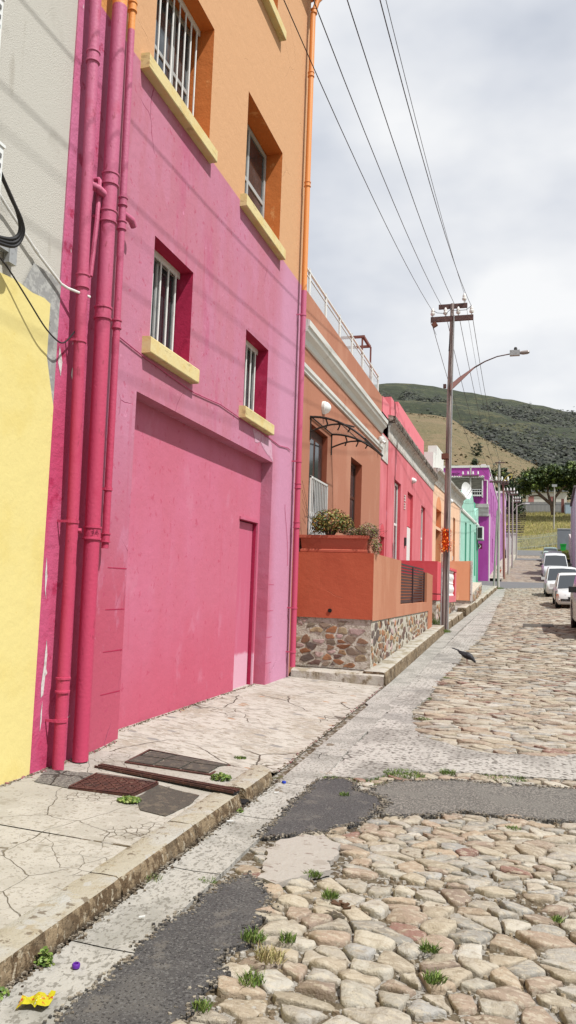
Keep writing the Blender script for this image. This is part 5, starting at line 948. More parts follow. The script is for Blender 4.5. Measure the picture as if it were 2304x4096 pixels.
# ================================================================ poles, lamp, wires
def insulator(b, x, y, z, s=1): b.lathe((x, y, z), [(.012 * s, -.06 * s), (.015 * s, 0), (.05 * s, .01 * s), (.055 * s, .05 * s), (.04 * s, .07 * s), (.045 * s, .11 * s), (.025 * s, .15 * s), (.02 * s, .17 * s)], 10)
UP = thing('utility_pole', 'tall weathered wooden utility pole with street lamp arm, beside the terracotta terrace', 'utility pole', (-1.97, 21.2, .5))
b = MB(); b.tube([(-1.99, 21.2, .2), (-1.97, 21.2, 3), (-1.94, 21.1, 7), (-1.885, 21.0, 9.55)], [.088, .08, .064, .05], 14); b.build('shaft', m_pole, UP, True)
b = MB(); b.tube([(-1.89, 21.1, .4), (-1.88, 21.1, 3), (-1.86, 21.0, 7), (-1.83, 20.95, 9.2)], .02, 6); b.tube([(-2.08, 21.1, .4), (-2.07, 21.1, 2.6)], .016, 6); b.build('conduit', m_galv, UP, True)
b = MB(); b.box(-2.47, -1.31, 20.95, 21.03, 9.05, 9.19); b.build('crossarm', m_rusti, UP); b = MB(); b.box(-2.26, -1.48, 21.0, 21.08, 9.43, 9.55); b.build('crossarm', m_rusti, UP)
for x, z in ((-2.42, 9.25), (-2.07, 9.25), (-1.72, 9.25), (-1.36, 9.25), (-1.56, 9.62)): b = MB(); insulator(b, x, 20.99, z, 1.15); b.build('insulator', m_porc, UP, True)
b = MB(); b.obox((-2.36, 20.95, 8.96), ((1, 0, .6), (0, 1, 0), (-.6, 0, 1)), (.07, .05, .06)); m_rb = mat('rusty_box', al(110, 70, 58, .9), bump=()); b.build('fuse_box', m_rb, UP); b = MB(); b.obox((-2.02, 21.0, 5.25), ((1, 0, 0), (0, 1, 0), (0, 0, 1)), (.09, .1, .07)); b.build('pole_clamp', m_rb, UP); b = MB(); b.box(-2.1, -2.02, 20.97, 21.08, 7.17, 7.27); b.build('pole_clamp', m_rusti, UP)
b = MB(); b.tube([(-1.88, 21, 9.1), (-1.93, 21, 8.7), (-1.96, 21, 8.2)], .014, 6); b.tube([(-2.42, 20.97, 9.4), (-2.3, 20.95, 9.3), (-2.05, 20.95, 9.26), (-1.9, 20.95, 9.4)], .008, 5); b.tube([(-1.36, 20.97, 9.45), (-1.5, 20.95, 9.33), (-1.75, 20.95, 9.33), (-1.88, 20.95, 9.35)], .008, 5); b.tube([(-2.44, 20.97, 9.3), (-2.46, 20.9, 9.0), (-2.38, 20.9, 8.85), (-2.3, 20.9, 8.65)], .005, 5); b.build('jumper_wire', m_wire, UP, True)
b = MB(); b.add([(-1.9, 20.98, 7.27), (-1.9, 20.98, 7.08), (-1.27, 20.98, 7.72), (-1.27, 20.98, 7.69), (-1.9, 21.04, 7.27), (-1.9, 21.04, 7.08), (-1.27, 21.04, 7.72), (-1.27, 21.04, 7.69)], [(0, 1, 3, 2), (4, 5, 7, 6), (0, 2, 6, 4), (1, 3, 7, 5)]); b.build('arm_bracket', mat('pinkish_steel_bracket', al(160, 120, 116, .9), bump=()), UP)
b = MB(); b.tube([(-1.9, 21.01, 7.22), (-1.68, 21.01, 7.42), (-1.26, 21.01, 7.71), (-.99, 21.01, 7.86), (-.67, 21.01, 7.98), (-.35, 21.01, 8.03), (-.28, 21.01, 8.035)], [.03, .025, .022, .018, .016, .016, .016], 8); b.build('lamp_arm', m_rusti, UP, True)
b = MB(); b.box(-.34, -.08, 20.94, 21.08, 7.98, 8.12); lh = b.build('lamp_head', m_galv, UP)
b = MB(); b.tube([(-.08, 21.01, 8.05), (.0, 21.01, 8.05), (.12, 21.01, 8.06), (.17, 21.01, 8.06)], [.04, .055, .055, .03], 10); b.build('lens', mat('lamp_lens', al(150, 140, 136, 1), rough=.2, bump=()), lh, True)
b = MB(); b.lathe((-.19, 21.01, 8.12), [(.045, 0), (.045, .06), (.03, .09)], 10); b.build('photocell', m_iron, lh, True)
b = MB(); cols = [al(240, 90, 20, 1), al(250, 130, 30, 1), al(225, 70, 16, 1), al(250, 160, 60, 1)]
for k in range(1500):
    z = 2.66 + R.random() * .62; a = R.random() * 6.28; r = .085 + abs(R.gauss(0, .035)) * (1.5 if z < 2.95 else .9); c = Vector((-1.985 + r * math.cos(a), 21.2 + r * math.sin(a), z)); s = R.uniform(.014, .042); d = Vector((math.cos(a), math.sin(a), R.gauss(-.1, 1.1))).normalized(); e_ = d.cross(Vector((0, 0, 1))).normalized(); b.col = R.choice(cols)
    b.add([tuple(c - e_ * s * .4), tuple(c + e_ * s * .4), tuple(c + d * s * 2)], [(0, 1, 2)])
b.col = cols[0]; b.lathe((-1.98, 21.2, 2.7), [(.085, 0), (.1, .1), (.098, .45), (.085, .5)], 12); b.col = None
single(b, 'orange_garland', m_leaf, 'bright orange tinsel garland tied round the big utility pole', 'garland')
def pole(x, y, zb, zt, r, arms, m, label, hw=.55, grp='utility poles up the street', lean=0):
    t = thing('utility_pole', label, 'utility pole', (x, y, zb), grp); b = MB(); b.tube([(x, y, zb - .3), (x + lean, y, zt)], [r * 1.15, r * .8], 10); b.build('shaft', m, t, True)
    for z in arms:
        b = MB(); b.box(x + lean - hw, x + lean + hw, y - .14, y - .06, z, z + .1); b.build('crossarm', m_rusti, t)
        for k in range(4): b = MB(); insulator(b, x + lean - hw * .9 + k * hw * .6, y - .1, z + .16, 1.4); b.build('insulator', m_porc, t, True)
    return t
p2_ = pole(-1.46, 52.2, 1.8, 10.3, .085, (8.85,), m_pole2, 'grey concrete utility pole on the corner just before the crossing', .62)
b = MB(); b.tube([(-1.75, 52.2, 1.7), (-1.55, 52.2, 7)], .07, 8); b.build('stay_pole', m_pole2, p2_, True)
b = MB(); b.box(-1.75, -1.1, 52.1, 52.16, 10.15, 10.22); b.build('crossarm', m_rusti, p2_)
pole(-3.62, 56.9, 2, 10.7, .07, (9.95,), m_pole2, 'slender grey pole with four insulators in front of the purple balcony', .6)
pole(-1.28, 61.0, 2.5, 10.1, .085, (9.9,), mat('brown_timber_pole', al(140, 104, 90, .95), bump=()), 'brown timber utility pole by the purple building, nearest beyond the crossing', .4, lean=-.12)
pole(-1.05, 66.5, 3.1, 10.1, .08, (10.0,), m_pole2, 'pale utility pole on the left kerb, second beyond the crossing', .45)
lp = pole(-.86, 76.5, 3.9, 11.3, .08, (11.0,), m_pole2, 'pale utility pole carrying a curved street lamp on the left of the upper street', .45)
b = MB(); b.tube([(-.9, 76.4, 9.3), (-.5, 76.4, 9.9), (0, 76.4, 10.15), (.35, 76.4, 10.18)], .035, 8); b.build('lamp_arm', m_pole2, lp, True); b = MB(); b.box(.3, .7, 76.3, 76.5, 10.14, 10.24); b.build('lamp_head', m_acw, lp)
pole(-.6, 95, 5.7, 12.9, .08, (12.7, 12.35), m_pole2, 'farthest pale utility pole at the top of the street', .42)
t = thing('lamp_post', 'tall thin lamp post with a boxy double head standing in the dry grass', 'lamp post', (5.1, 135, 11.5)); b = MB(); b.tube([(5.1, 135, 11.3), (5.2, 135, 19.7)], .11, 8); b.build('shaft', m_pole2, t, True); b = MB(); b.box(4.8, 5.6, 134.8, 135.2, 19.6, 20.0); b.build('lamp_head', m_galv, t)
t = thing('yellow_cable_coil', 'loose coil of yellow cable hanging above the crossarms', 'cable', (-1.1, 60.9, 10.2)); b = MB(); b.tube([(-1.36, 60.9, 10.2), (-1.2, 60.9, 10.5), (-.9, 60.9, 10.72), (-.74, 60.9, 10.7), (-.78, 60.9, 10.45), (-1.0, 60.9, 10.28), (-1.25, 60.9, 10.2)], .022, 6); b.build('coil', mat('yellow_plastic', al(220, 200, 90, 1), bump=()), t, True)
def wire(p0, p1, sag, r, label):
    b = MB(); b.tube([(p0[0] + (p1[0] - p0[0]) * t, p0[1] + (p1[1] - p0[1]) * t, p0[2] + (p1[2] - p0[2]) * t - sag * 4 * t * (1 - t)) for t in fr(0, 1, 28)], r, 5); single(b, 'overhead_wire', m_wire, label, 'cable', 'overhead wires along the street', True)
WN = ['leftmost', 'second from left', 'third from left', 'fourth from left']
for i, (x, xb) in enumerate(((-2.42, -2.48), (-2.07, -2.13), (-1.72, -1.7), (-1.36, -1.34))):
    z0 = (9.36, 9.3, 9.05 + .25, 9.42)[i]; wire((xb, -14, 8.6), (x, 20.95, z0), (1.35, 1.45, 1.6, 1.85)[i], .006, f'{WN[i]} of the overhead wires running from the big pole towards the camera')
wire((-1.5, -14, 9.2), (-1.56, 20.98, 9.8), 1.3, .0045, 'thin pale overhead wire to the top insulator of the big pole')
for i, (x, x2) in enumerate(((-2.42, -1.95), (-2.07, -1.65), (-1.72, -1.3), (-1.36, -.95))): wire((x, 21.0, 9.3 if i else 8.95), (x2, 52.1, 9.15), 1.0, .008, f'{WN[i]} of the overhead wires running from the big pole up the street')
wire((-1.56, 21.0, 9.8), (-1.45, 52.1, 10.3), .9, .005, 'thin overhead wire from the top insulator of the big pole up the street')
for i in range(4): wire((-1.95 + i * .33, 52.1, 9.2), (-1.6 + i * .22, 61, 10.15), .2, .01, f'{WN[i]} of the short overhead wires across the crossing')
for (x, y, z, x2, y2, z2) in ((-1.4, 61, 10.2, -1.25, 66.5, 10.3), (-1.25, 66.5, 10.3, -1.1, 76.5, 11.25), (-1.0, 76.5, 11.25, -.8, 95, 12.9)): wire((x, y, z), (x2, y2, z2), .2, .01, f'overhead wire between far poles, about {int(y2 - y)} metres long')
# ================================================================ covers and small things on the ground
SZ = .128
def cover_base(t, pts, m, name, z=.13, th=.02):
    b = MB(); b.poly(pts, z, th); return b.build(name, m, t)
t = thing('tar_filled_cover', 'rectangular iron pavement cover filled with cracked grey tar', 'cover', (-2.7, 5.95, .13)); Q = [(-3.06, 5.70), (-3.11, 6.23), (-2.34, 6.22), (-2.30, 5.68)]
def inset(Q, a): cx = sum(p[0] for p in Q) / 4; cy = sum(p[1] for p in Q) / 4; return [(x + (a if x < cx else -a), y + (a if y < cy else -a)) for x, y in Q]
zc = lambda x, y: S(x, y) + .012
b = MB(); I_ = inset(Q, .022); b.add([(x, y, zc(x, y)) for x, y in Q] + [(x, y, zc(x, y)) for x, y in I_] + [(x, y, zc(x, y) - .05) for x, y in Q], [(i, (i + 1) % 4, 4 + (i + 1) % 4, 4 + i) for i in range(4)] + [(i, (i + 1) % 4, 8 + (i + 1) % 4, 8 + i) for i in range(4)]); b.build('frame', m_iron2, t)
b = MB(); x0, x1, y0, y1 = -3.07, -2.34, 5.73, 6.19
for i in range(3):
    for j in range(2):
        a = x0 + (x1 - x0) * i / 3 + .008 + .012 * R.random(); c = x0 + (x1 - x0) * (i + 1) / 3 - .008; e = y0 + (y1 - y0) * j / 2 + .008; g = y0 + (y1 - y0) * (j + 1) / 2 - .008 - .01 * R.random()
        pp = rough_outline([(a, e), (c, e), (c, g), (a, g)], .04, .006, i + j); b.poly(pp, lambda x, y: S(x, y) + .013 + .002 * noise.noise((x * 20, y * 20, 0)), .02)
b.build('tar_infill', m_inlay, t)
b = MB(); b.poly(I_, lambda x, y: S(x, y) + .004); b.build('joint', m_soil, t)
t = thing('rusty_drain_plate', 'rust brown chequered iron drain plate in the pavement below the pink pipes', 'cover', (-2.8, 5.1, .13)); Q = [(-3.04, 4.86), (-3.07, 5.29), (-2.53, 5.25), (-2.55, 4.88)]
b = MB(); b.poly(Q, .133, .03); b.build('plate', m_iron2, t)
b = MB()
for i in range(11):
    for j in range(8):
        x = -3.02 + i * .045; y = 4.91 + j * .044; s = 1 if (i + j) % 2 else -1; b.obox((x, y, .135), ((1, s, 0), (-s, 1, 0), (0, 0, 1)), (.016, .004, .004))
b.build('tread', m_iron2, t)
b = MB(); I_ = inset(Q, .018); b.add([(x, y, .140) for x, y in Q] + [(x, y, .140) for x, y in I_], [(i, (i + 1) % 4, 4 + (i + 1) % 4, 4 + i) for i in range(4)]); b.build('frame', m_iron2, t)
t = thing('channel_grate', 'narrow rusty iron channel grate crossing the pavement to the kerb gap', 'grate', (-2.6, 5.3, .13))
A0, A1_ = Vector((-3.18, 5.50, .136)), Vector((-1.93, 5.27, .13)); dv = (A1_ - A0); ln = dv.length; dv.normalize(); nv = Vector((-dv.y, dv.x, 0))
b = MB()
for k in (-.04, 0, .04): b.obox(tuple(A0 + dv * ln / 2 + nv * k), (dv, nv, (0, 0, 1)), (ln / 2, .005, .008))
for k in range(44): b.obox(tuple(A0 + dv * ln * (k + .5) / 44 + nv * .028), (dv * .6 + nv * .6, nv - dv, (0, 0, 1)), (.02, .004, .007))
b.build('grate_bars', m_iron2, t); b = MB(); b.obox(tuple(A0 + dv * ln / 2 - Vector((0, 0, .012))), (dv, nv, (0, 0, 1)), (ln / 2, .044, .006)); b.build('channel', m_black, t)
b = MB(); b.box(-2.0, -1.9, 5.352, 5.458, -.06, .03); b.build('kerb_outlet', m_black, t)
def flatpatch(name, pts, m, label, cat): b = MB(); pp = rough_outline(pts, .04, .014, 2); b.poly(pp, lambda x, y: S(x, y) + .006, .02); b.build(name, m, None, False, 'structure')
flatpatch('pavement_tar_patch', [(-2.52, 4.9), (-2.53, 5.24), (-2.16, 5.14), (-2.13, 4.91), (-2.17, 4.62), (-2.37, 4.65)], m_inlay, '', '')
flatpatch('pavement_tar_patch', [(-3.34, 4.9), (-3.47, 5.24), (-3.1, 5.3), (-3.06, 4.87)], m_asphO, '', '')
b = MB(); b.poly([(.05, 23.36), (.9, 23.36), (.9, 24.45), (.05, 24.45)], lambda x, y: G(x, y) + .022, .04); single(b, 'manhole_cover', m_inlay, 'flat grey rectangular manhole cover set in the cobbles up the street', 'cover')
def tuft(x, y, z, r, n, h, cols, label, dry=False, round_=False, name='weed_tuft', cat='weed'):
    b = MB(); r *= .9; h *= .8
    for _ in range(n):
        a = R.random() * 6.28; rr = r * math.sqrt(R.random()); px = x + rr * math.cos(a); py = y + rr * math.sin(a) * .8; b.col = R.choice(cols)
        if round_:
            s = R.uniform(.005, .011); pz = z + h * R.random() * (1 - rr / r * .6); nx = Vector((R.gauss(0, .5), R.gauss(-.3, .5), 1)).normalized(); t1 = nx.cross(Vector((0, 1, 0))).normalized(); t2 = nx.cross(t1)
            b.add([tuple(Vector((px, py, pz)) + (t1 * math.cos(k) + t2 * math.sin(k)) * s) for k in (0, 1.05, 2.1, 3.15, 4.2, 5.25)], [tuple(range(6))])
        else:
            hh = h * R.uniform(.35, .95); le = R.gauss(0, .7) * hh; lf = R.gauss(0, .7) * hh; w = R.uniform(.001, .0026)
            b.add([(px - w, py, z), (px + w, py, z), (px + le * .5 + w, py + lf * .5, z + hh * .7), (px + le * .5 - w, py + lf * .5, z + hh * .7), (px + le, py + lf, z + hh)], [(0, 1, 2, 3), (3, 2, 4)])
    b.col = None; single(b, name, m_leaf, label, cat, 'small weeds growing in the joints')
GR = [leafcol(c, 1.75) for c in [(110, 140, 60), (130, 160, 70), (90, 120, 50), (150, 165, 90)] * 4]; DR = [leafcol(c, 1.5) for c in [(214, 198, 150), (200, 182, 130), (180, 172, 110)] * 4]
for a in ((-1.875, 2.9, 0, .05, 150, .10, GR, 'round leaved green weed at the kerb foot above the yellow wrapper', False, True), (-1.89, 2.62, 0, .05, 130, .08, GR, 'round leaved weed at the kerb foot at the lower left edge', False, True),
    (-1.88, 3.87, .0, .06, 60, .06, GR, 'thin straggly weed at the kerb foot halfway along the near kerb'), (-1.60, 3.97, .0, .055, 110, .03, GR, 'low green tuft beside the narrow end of the asphalt patch'), (-1.87, 5.2, 0, .03, 70, .05, GR, 'small weed growing below the kerb outlet gap', False, True),
    (-2.52, 4.79, .12, .09, 420, .03, GR, 'bright green clump between the rusty plate and the tar patch', False, True), (-2.19, 5.62, .11, .09, 300, .06, GR, 'leafy green weed behind the kerb at the corner of the tar cover', False, True), (-2.28, 6.28, .12, .06, 150, .03, GR, 'small green weed past the far corner of the tar cover'),
    (-1.76, 6.9, 0, .07, 160, .03, GR, 'low weed across the gutter joint beyond the kerb end'), (-1.55, 6.42, .0, .11, 380, .035, GR, 'wide green weed patch at the upper tip of the upper asphalt patch'), (-1.2, 6.52, .0, .26, 620, .035, GR, 'long low strip of weeds between asphalt and stony concrete'), (-.95, 6.75, .02, .2, 520, .04, GR, 'mossy weed strip along the edge of the stony concrete'),
    (-.6, 6.92, .02, .07, 150, .06, GR, 'taller weed in the joint in the middle of the stone band'), (-.15, 7.02, .02, .25, 380, .03, GR, 'low weed tuft in the right part of the stone band'), (-1.14, 3.40, .02, .06, 150, .05, GR, 'green grass tuft at the right edge of the lower asphalt patch'), (-.99, 3.44, .02, .04, 90, .05, GR, 'small grass tuft between the near cobbles right of the asphalt'),
    (-1.01, 3.25, .02, .07, 150, .07, DR, 'dry straw coloured grass tuft among the near cobbles'), (-1.02, 3.05, .02, .06, 130, .05, GR, 'green tuft below the dry grass tuft'), (-.93, 3.98, .02, .05, 120, .05, GR, 'tuft beside the reddish cobbles'), (-.38, 3.58, .02, .045, 130, .045, GR, 'grass tuft in the cobbles at the middle right'), (-.33, 3.32, .02, .045, 140, .05, GR, 'grass tuft in the near cobbles below the middle right tuft'),
    (.18, 4.12, .02, .03, 70, .04, GR, 'small tuft at the right edge of the photo among the cobbles'), (-1.14, 2.82, .01, .04, 90, .04, GR, 'tuft at the bottom between asphalt and cobbles'), (-1.08, 4.23, .02, .05, 130, .04, GR, 'tuft at the right end of the mortar smear'), (-1.28, 5.9, .02, .05, 80, .03, GR, 'tuft in the gap right of the upper asphalt patch'),
    (-.05, 5.62, .0, .06, 90, .03, GR, 'tuft at the lower edge of the old asphalt strip'), (-1.9, 20.85, .5, .12, 200, .12, GR, 'weed clump at the foot of the big utility pole'), (-1.12, 13.0, .17, .12, 220, .03, GR, 'low moss patch left of the upper cobbles'), (-1.22, 10.9, .1, .09, 160, .03, GR, 'moss patch at the boundary of the concrete margin'), (-1.1, 9.3, .08, .1, 120, .03, GR, 'low green weeds at the near end of the upper cobbles'), (-1.35, 51.6, 1.8, .3, 260, .25, GR, 'weeds at the foot of the corner pole by the crossing'), (-2.2, 21.6, .65, .2, 200, .3, GR, 'weed growing behind the big utility pole against the stone base')): tuft(*a)
# litter
b = MB(); n = 9; vs = []
for i in range(n):
    for j in range(6):
        u = i / (n - 1); v = j / 5; x = -1.765 + .11 * u - .02 * v + .01 * math.sin(u * 6); y = 2.56 + .035 * u + .085 * v + .012 * math.sin(v * 5 + u * 4); vs.append((x, y, .018 + .022 * abs(math.sin(u * 5.2 + v * 2.5)) + .012 * noise.noise((u * 5, v * 5, 0))))
b.add(vs, [(i * 6 + j, i * 6 + j + 1, (i + 1) * 6 + j + 1, (i + 1) * 6 + j) for i in range(n - 1) for j in range(5)])
single(b, 'crumpled_wrapper', mat('yellow_wrapper', al(236, 226, 40, 1.8), [('n', (40, 60, 40), .56, .6, al(220, 90, 40, 1.6)), ('n', (60, 40, 40), .62, .66, al(250, 250, 240, 1.6), 1, 2, (5, 5, 5))], rough=.35, bump=((30, .3),), spec=.5), 'crumpled bright yellow snack wrapper lying in the gutter at the bottom left', 'litter', smooth=True)
def cap(x, y, c, label): b = MB(); b.lathe((x, y, .014), [(.016, 0), (.017, .012), (.014, .016), (.009, .016), (.009, .006)], 14); single(b, 'bottle_cap', mat('cap_' + ('purple' if c[0] > 60 else 'blue'), al(*c, 1.5), rough=.4, bump=()), label, 'bottle cap', smooth=True)
cap(-1.735, 2.915, (110, 50, 170), 'purple plastic bottle cap ring in the near gutter'); cap(-1.82, 6.07, (30, 70, 200), 'bright blue bottle cap in the gutter past the kerb end')
b = MB()
for k in range(7): a = k * .9; b.obox((-.83 + .03 * math.cos(a), 3.80 + .025 * math.sin(a), .055 + .004 * k), ((math.cos(a), math.sin(a), .2), (-math.sin(a), math.cos(a), 0), (0, 0, 1)), (.02, .009, .004))
single(b, 'dead_leaves', mat('brown_dead_leaf', al(104, 76, 54, 1.6), bump=()), 'curled dark brown dead leaves lying on the near cobbles', 'leaves')
for k, (x, y, s_) in enumerate(((-1.70, 3.42, .009), (-1.78, 5.75, .012), (-1.85, 4.95, .014))): b = MB(); b.obox((x, y, .024), ((1, .4, .1), (-.4, 1, 0), (0, 0, 1)), (s_ * 1.6, s_ * .3, .003)); single(b, 'paper_scrap', m_acw, ('white paper scrap in the gutter beside the lower asphalt patch', 'small white scrap in the gutter near the kerb end', 'tiny white scrap under the kerb')[k], 'litter')
# pigeon
PG = thing('pigeon', 'dark pigeon pecking at the cobbles in the middle of the street', 'pigeon', (-.9, 14.7, .27)); gzp = G(-.9, 14.7) + .015
m_bird = mat('dark_feathers', (.018, .017, .02, 1), [('n', 20, .5, .7, (.04, .038, .045, 1))], rough=.6, bump=())
b = MB(); d = Vector((.93, -.37, 0)).normalized(); c0 = Vector((-.95, 14.72, gzp))
def pt(a, z): return tuple(c0 + d * a + Vector((0, 0, z)))
b.tube([pt(-.20, .235), pt(-.13, .205), pt(-.07, .175), pt(0, .155), pt(.06, .135), pt(.10, .105), pt(.125, .08), pt(.145, .06), pt(.16, .05)], [.012, .03, .052, .066, .058, .036, .024, .024, .01], 14); b.build('body', m_bird, PG, True)
b = MB(); b.tube([pt(.155, .05), pt(.175, .02)], [.006, .002], 6); b.build('beak', m_iron, PG)
b = MB(); e_ = Vector((-d.y, d.x, 0)); q = [c0 + d * -.19 + e_ * .035 + Vector((0, 0, .25)), c0 + d * -.19 - e_ * .035 + Vector((0, 0, .25)), c0 + d * -.31 - e_ * .03 + Vector((0, 0, .28)), c0 + d * -.31 + e_ * .03 + Vector((0, 0, .28))]
b.add([tuple(x) for x in q] + [tuple(x - Vector((0, 0, .012))) for x in q], [(0, 1, 2, 3), (4, 5, 6, 7), (0, 1, 5, 4), (1, 2, 6, 5), (2, 3, 7, 6), (3, 0, 4, 7)]); b.build('tail', m_bird, PG)
for s in (-1, 1):
    f = c0 + e_ * .025 * s; b = MB(); b.tube([tuple(f + Vector((0, 0, .1)) + d * .0), tuple(f + Vector((0, 0, .05)) + d * (-.01)), tuple(f + Vector((0, 0, .004)) + d * .005)], [.009, .004, .004], 6)
    for a in (-.5, 0, .5, 3.14): b.tube([tuple(f + Vector((0, 0, .004))), tuple(f + Vector((math.cos(a) * d.x - math.sin(a) * d.y, math.sin(a) * d.x + math.cos(a) * d.y, 0)) * .03)], .0025, 4)
    b.build('leg', mat('pigeon_leg', al(150, 70, 70, 1), bump=()) if s < 0 else bpy.data.materials['pigeon_leg'], PG)
    b = MB(); b.tube([pt(-.16, .20), pt(-.08, .18), pt(0, .155), pt(.05, .13)], [.01, .03, .035, .012], 8); [b.v.__setitem__(i, tuple(Vector(v) + e_ * .032 * s)) for i, v in enumerate(b.v)]; b.build('wing', m_bird, PG, True)
# ================================================================ cars
m_tyre = mat('black_rubber', (.015, .015, .015, 1), bump=()); m_rim = mat('alloy_rim', al(150, 150, 152, 1), rough=.4, bump=(), metal=.5)
m_cg = mat('car_glass', (.03, .035, .04, 1), rough=.05, bump=(), spec=.8); m_hl = mat('headlight_glass', al(200, 204, 206, 1), rough=.1, bump=(), spec=.8); m_amb = mat('amber_indicator', al(220, 120, 60, 1), rough=.3, bump=()); m_trim = mat('black_trim', (.02, .02, .02, 1), rough=.6, bump=())
m_plate = mat('number_plate', al(230, 226, 200, 1), bump=())
def paint(n, c): return mat(n, al(*c, 1.35), rough=.25, bump=(), spec=.6)
def car(label, x, y, W_, Ln, Hh, hood, pm, ws=.95, cab0=.30, cab1=.92, roofbox=False, plate=True, amber=False, grille=True, tall=0):
    z0 = G(x, y + Ln / 2); pit = math.atan2(P(y + Ln) - P(y), Ln)
    t = thing('parked_car', label, 'car', (x + W_ / 2, y, z0), 'cars parked along the right of the street'); hw = W_ / 2; cx = x + hw
    def tr(p):
        X, Y, Z = p; Yc = Y - Ln / 2; return (cx + X, y + Ln / 2 + Yc * math.cos(pit) - Z * math.sin(pit), z0 + Yc * math.sin(pit) + Z * math.cos(pit))
    hood -= .04; belt = hood + .05
    st = [(0, .80, .30, hood - .32), (.03, .9, .24, hood - .22), (.10, .97, .2, hood - .12), (.22, 1.0, .18, hood - .05), (.6, 1, .18, hood - .01), (cab0 * Ln - .15, 1, .18, hood + .03), (cab0 * Ln + .3, 1, .18, belt), (Ln * .6, 1, .18, belt + .03), (cab1 * Ln, 1, .2, belt + .04), (Ln - .1, .97, .25, belt), (Ln, .88, .35, belt - .12)]
    vs = []; 
    for Y, k, zb, zt_ in st:
        h = hw * k
        for X, Z in ((-h * .9, zb), (-h, zb + .12), (-h * 1.0, zb + (zt_ - zb) * .55), (-h * .985, zt_ - .10), (-h * .90, zt_ - .015), (-h * .45, zt_ + .015), (0, zt_ + .02), (h * .45, zt_ + .015), (h * .90, zt_ - .015), (h * .985, zt_ - .10), (h, zb + (zt_ - zb) * .55), (h, zb + .12), (h * .9, zb)): vs.append(tr((X, Y, Z)))
    n = 13; b = MB(); b.add(vs, [(i * n + k, i * n + (k + 1) % n, (i + 1) * n + (k + 1) % n, (i + 1) * n + k) for i in range(len(st) - 1) for k in range(n)] + [tuple(range(n)), tuple((len(st) - 1) * n + k for k in range(n))])
    # cabin
    ys_ = [cab0 * Ln, cab0 * Ln + ws * .7, cab0 * Ln + ws, cab1 * Ln - .45, cab1 * Ln - .25, cab1 * Ln]; zs_ = [belt - .03, Hh - .10, Hh - .02, Hh - .02, Hh - .07, belt + .02]; wd = [.93, .80, .76, .76, .78, .92]
    cv = []
    for Y, Z, k in zip(ys_, zs_, wd):
        h = hw * k
        for X, q in ((-hw * .94, 0), (-h, 1), (-h * .8, 1.04), (0, 1.07), (h * .8, 1.04), (h, 1), (hw * .94, 0)): cv.append(tr((X, Y, belt - .05 + (Z - belt + .05) * q if Z > belt + .05 else Z - .0 + q * .005)))
    b.add(cv, [(i * 7 + k, i * 7 + (k + 1) % 7, (i + 1) * 7 + (k + 1) % 7, (i + 1) * 7 + k) for i in range(5) for k in range(6)]); b.build('body', pm, t, True)
    def panel(name, pts, m, parent=t, off=.012, nrm=None):
        b = MB(); b.add([tr(p) for p in pts], [tuple(range(len(pts)))]); o = b.build(name, m, parent); return o
    Yb = cab0 * Ln; Yt = cab0 * Ln + ws * .70; zb_ = belt + .0; zt2 = Hh - .085; o_ = .035
    panel('windshield', [(-hw * .88, Yb - o_, zb_), (hw * .88, Yb - o_, zb_), (hw * .745, Yt - o_ - .01, zt2), (0, Yt - o_ - .01, zt2 + .03), (-hw * .745, Yt - o_ - .01, zt2)], m_cg)
    for s in (-1, 1):
        panel('side_window', [(s * (hw * .945 + .008), Yb + .25, belt + .03), (s * (hw * .945 + .008), cab1 * Ln - .35, belt + .05), (s * (hw * .80 + .01), cab1 * Ln - .5, Hh - .13), (s * (hw * .80 + .01), Yt + .15, Hh - .13)], m_cg)
        b = MB(); b.add([tr(p) for p in [(s * hw * .58, .02, hood - .30), (s * hw * .93, .09, hood - .30), (s * hw * .93, .16, hood - .13), (s * hw * .58, .05, hood - .16)]] + [tr(p) for p in [(s * hw * .58, .12, hood - .30), (s * hw * .93, .19, hood - .30), (s * hw * .93, .26, hood - .13), (s * hw * .58, .15, hood - .16)]], [(0, 1, 2, 3), (4, 5, 6, 7), (0, 1, 5, 4), (2, 3, 7, 6), (1, 2, 6, 5)]); b.build('headlight', m_hl, t)
        if amber: b = MB(); b.add([tr(p) for p in [(s * hw * .90, .045, hood - .29), (s * hw * .995, .16, hood - .29), (s * hw * .995, .19, hood - .15), (s * hw * .90, .075, hood - .15)]], [(0, 1, 2, 3)]); b.build('indicator', m_amb, t)
        b = MB(); c = tr((s * (hw + .1), cab0 * Ln + .35, belt + .08)); b.obox(c, ((1, 0, 0), (0, 1, 0), (0, 0, 1)), (.1, .05, .075)); b.build('mirror', m_trim if tall else pm, t)
        for Yw in (.78, Ln - .8):
            b = MB(); rr = .31 + tall * .05; c = Vector(tr((s * (hw - .1), Yw, rr))); ax_ = Vector((1, 0, 0)); b.tube([tuple(c - ax_ * .11), tuple(c - ax_ * .09), tuple(c + ax_ * .09), tuple(c + ax_ * .11)], [rr * .9, rr, rr, rr * .9], 20); w_ = b.build('wheel', m_tyre, t, True)
            b = MB(); b.tube([tuple(c - ax_ * .116), tuple(c + ax_ * .116)], rr * .6, 12); b.build('rim', m_rim, w_, True)
            b = MB(); b.tube([tuple(c + Vector((0, 0, .02)) + ax_ * (s * .03)), tuple(c + Vector((0, 0, .02)) + ax_ * (s * .104))], rr * 1.16, 20); b.build('wheel_arch', m_trim, t, True)
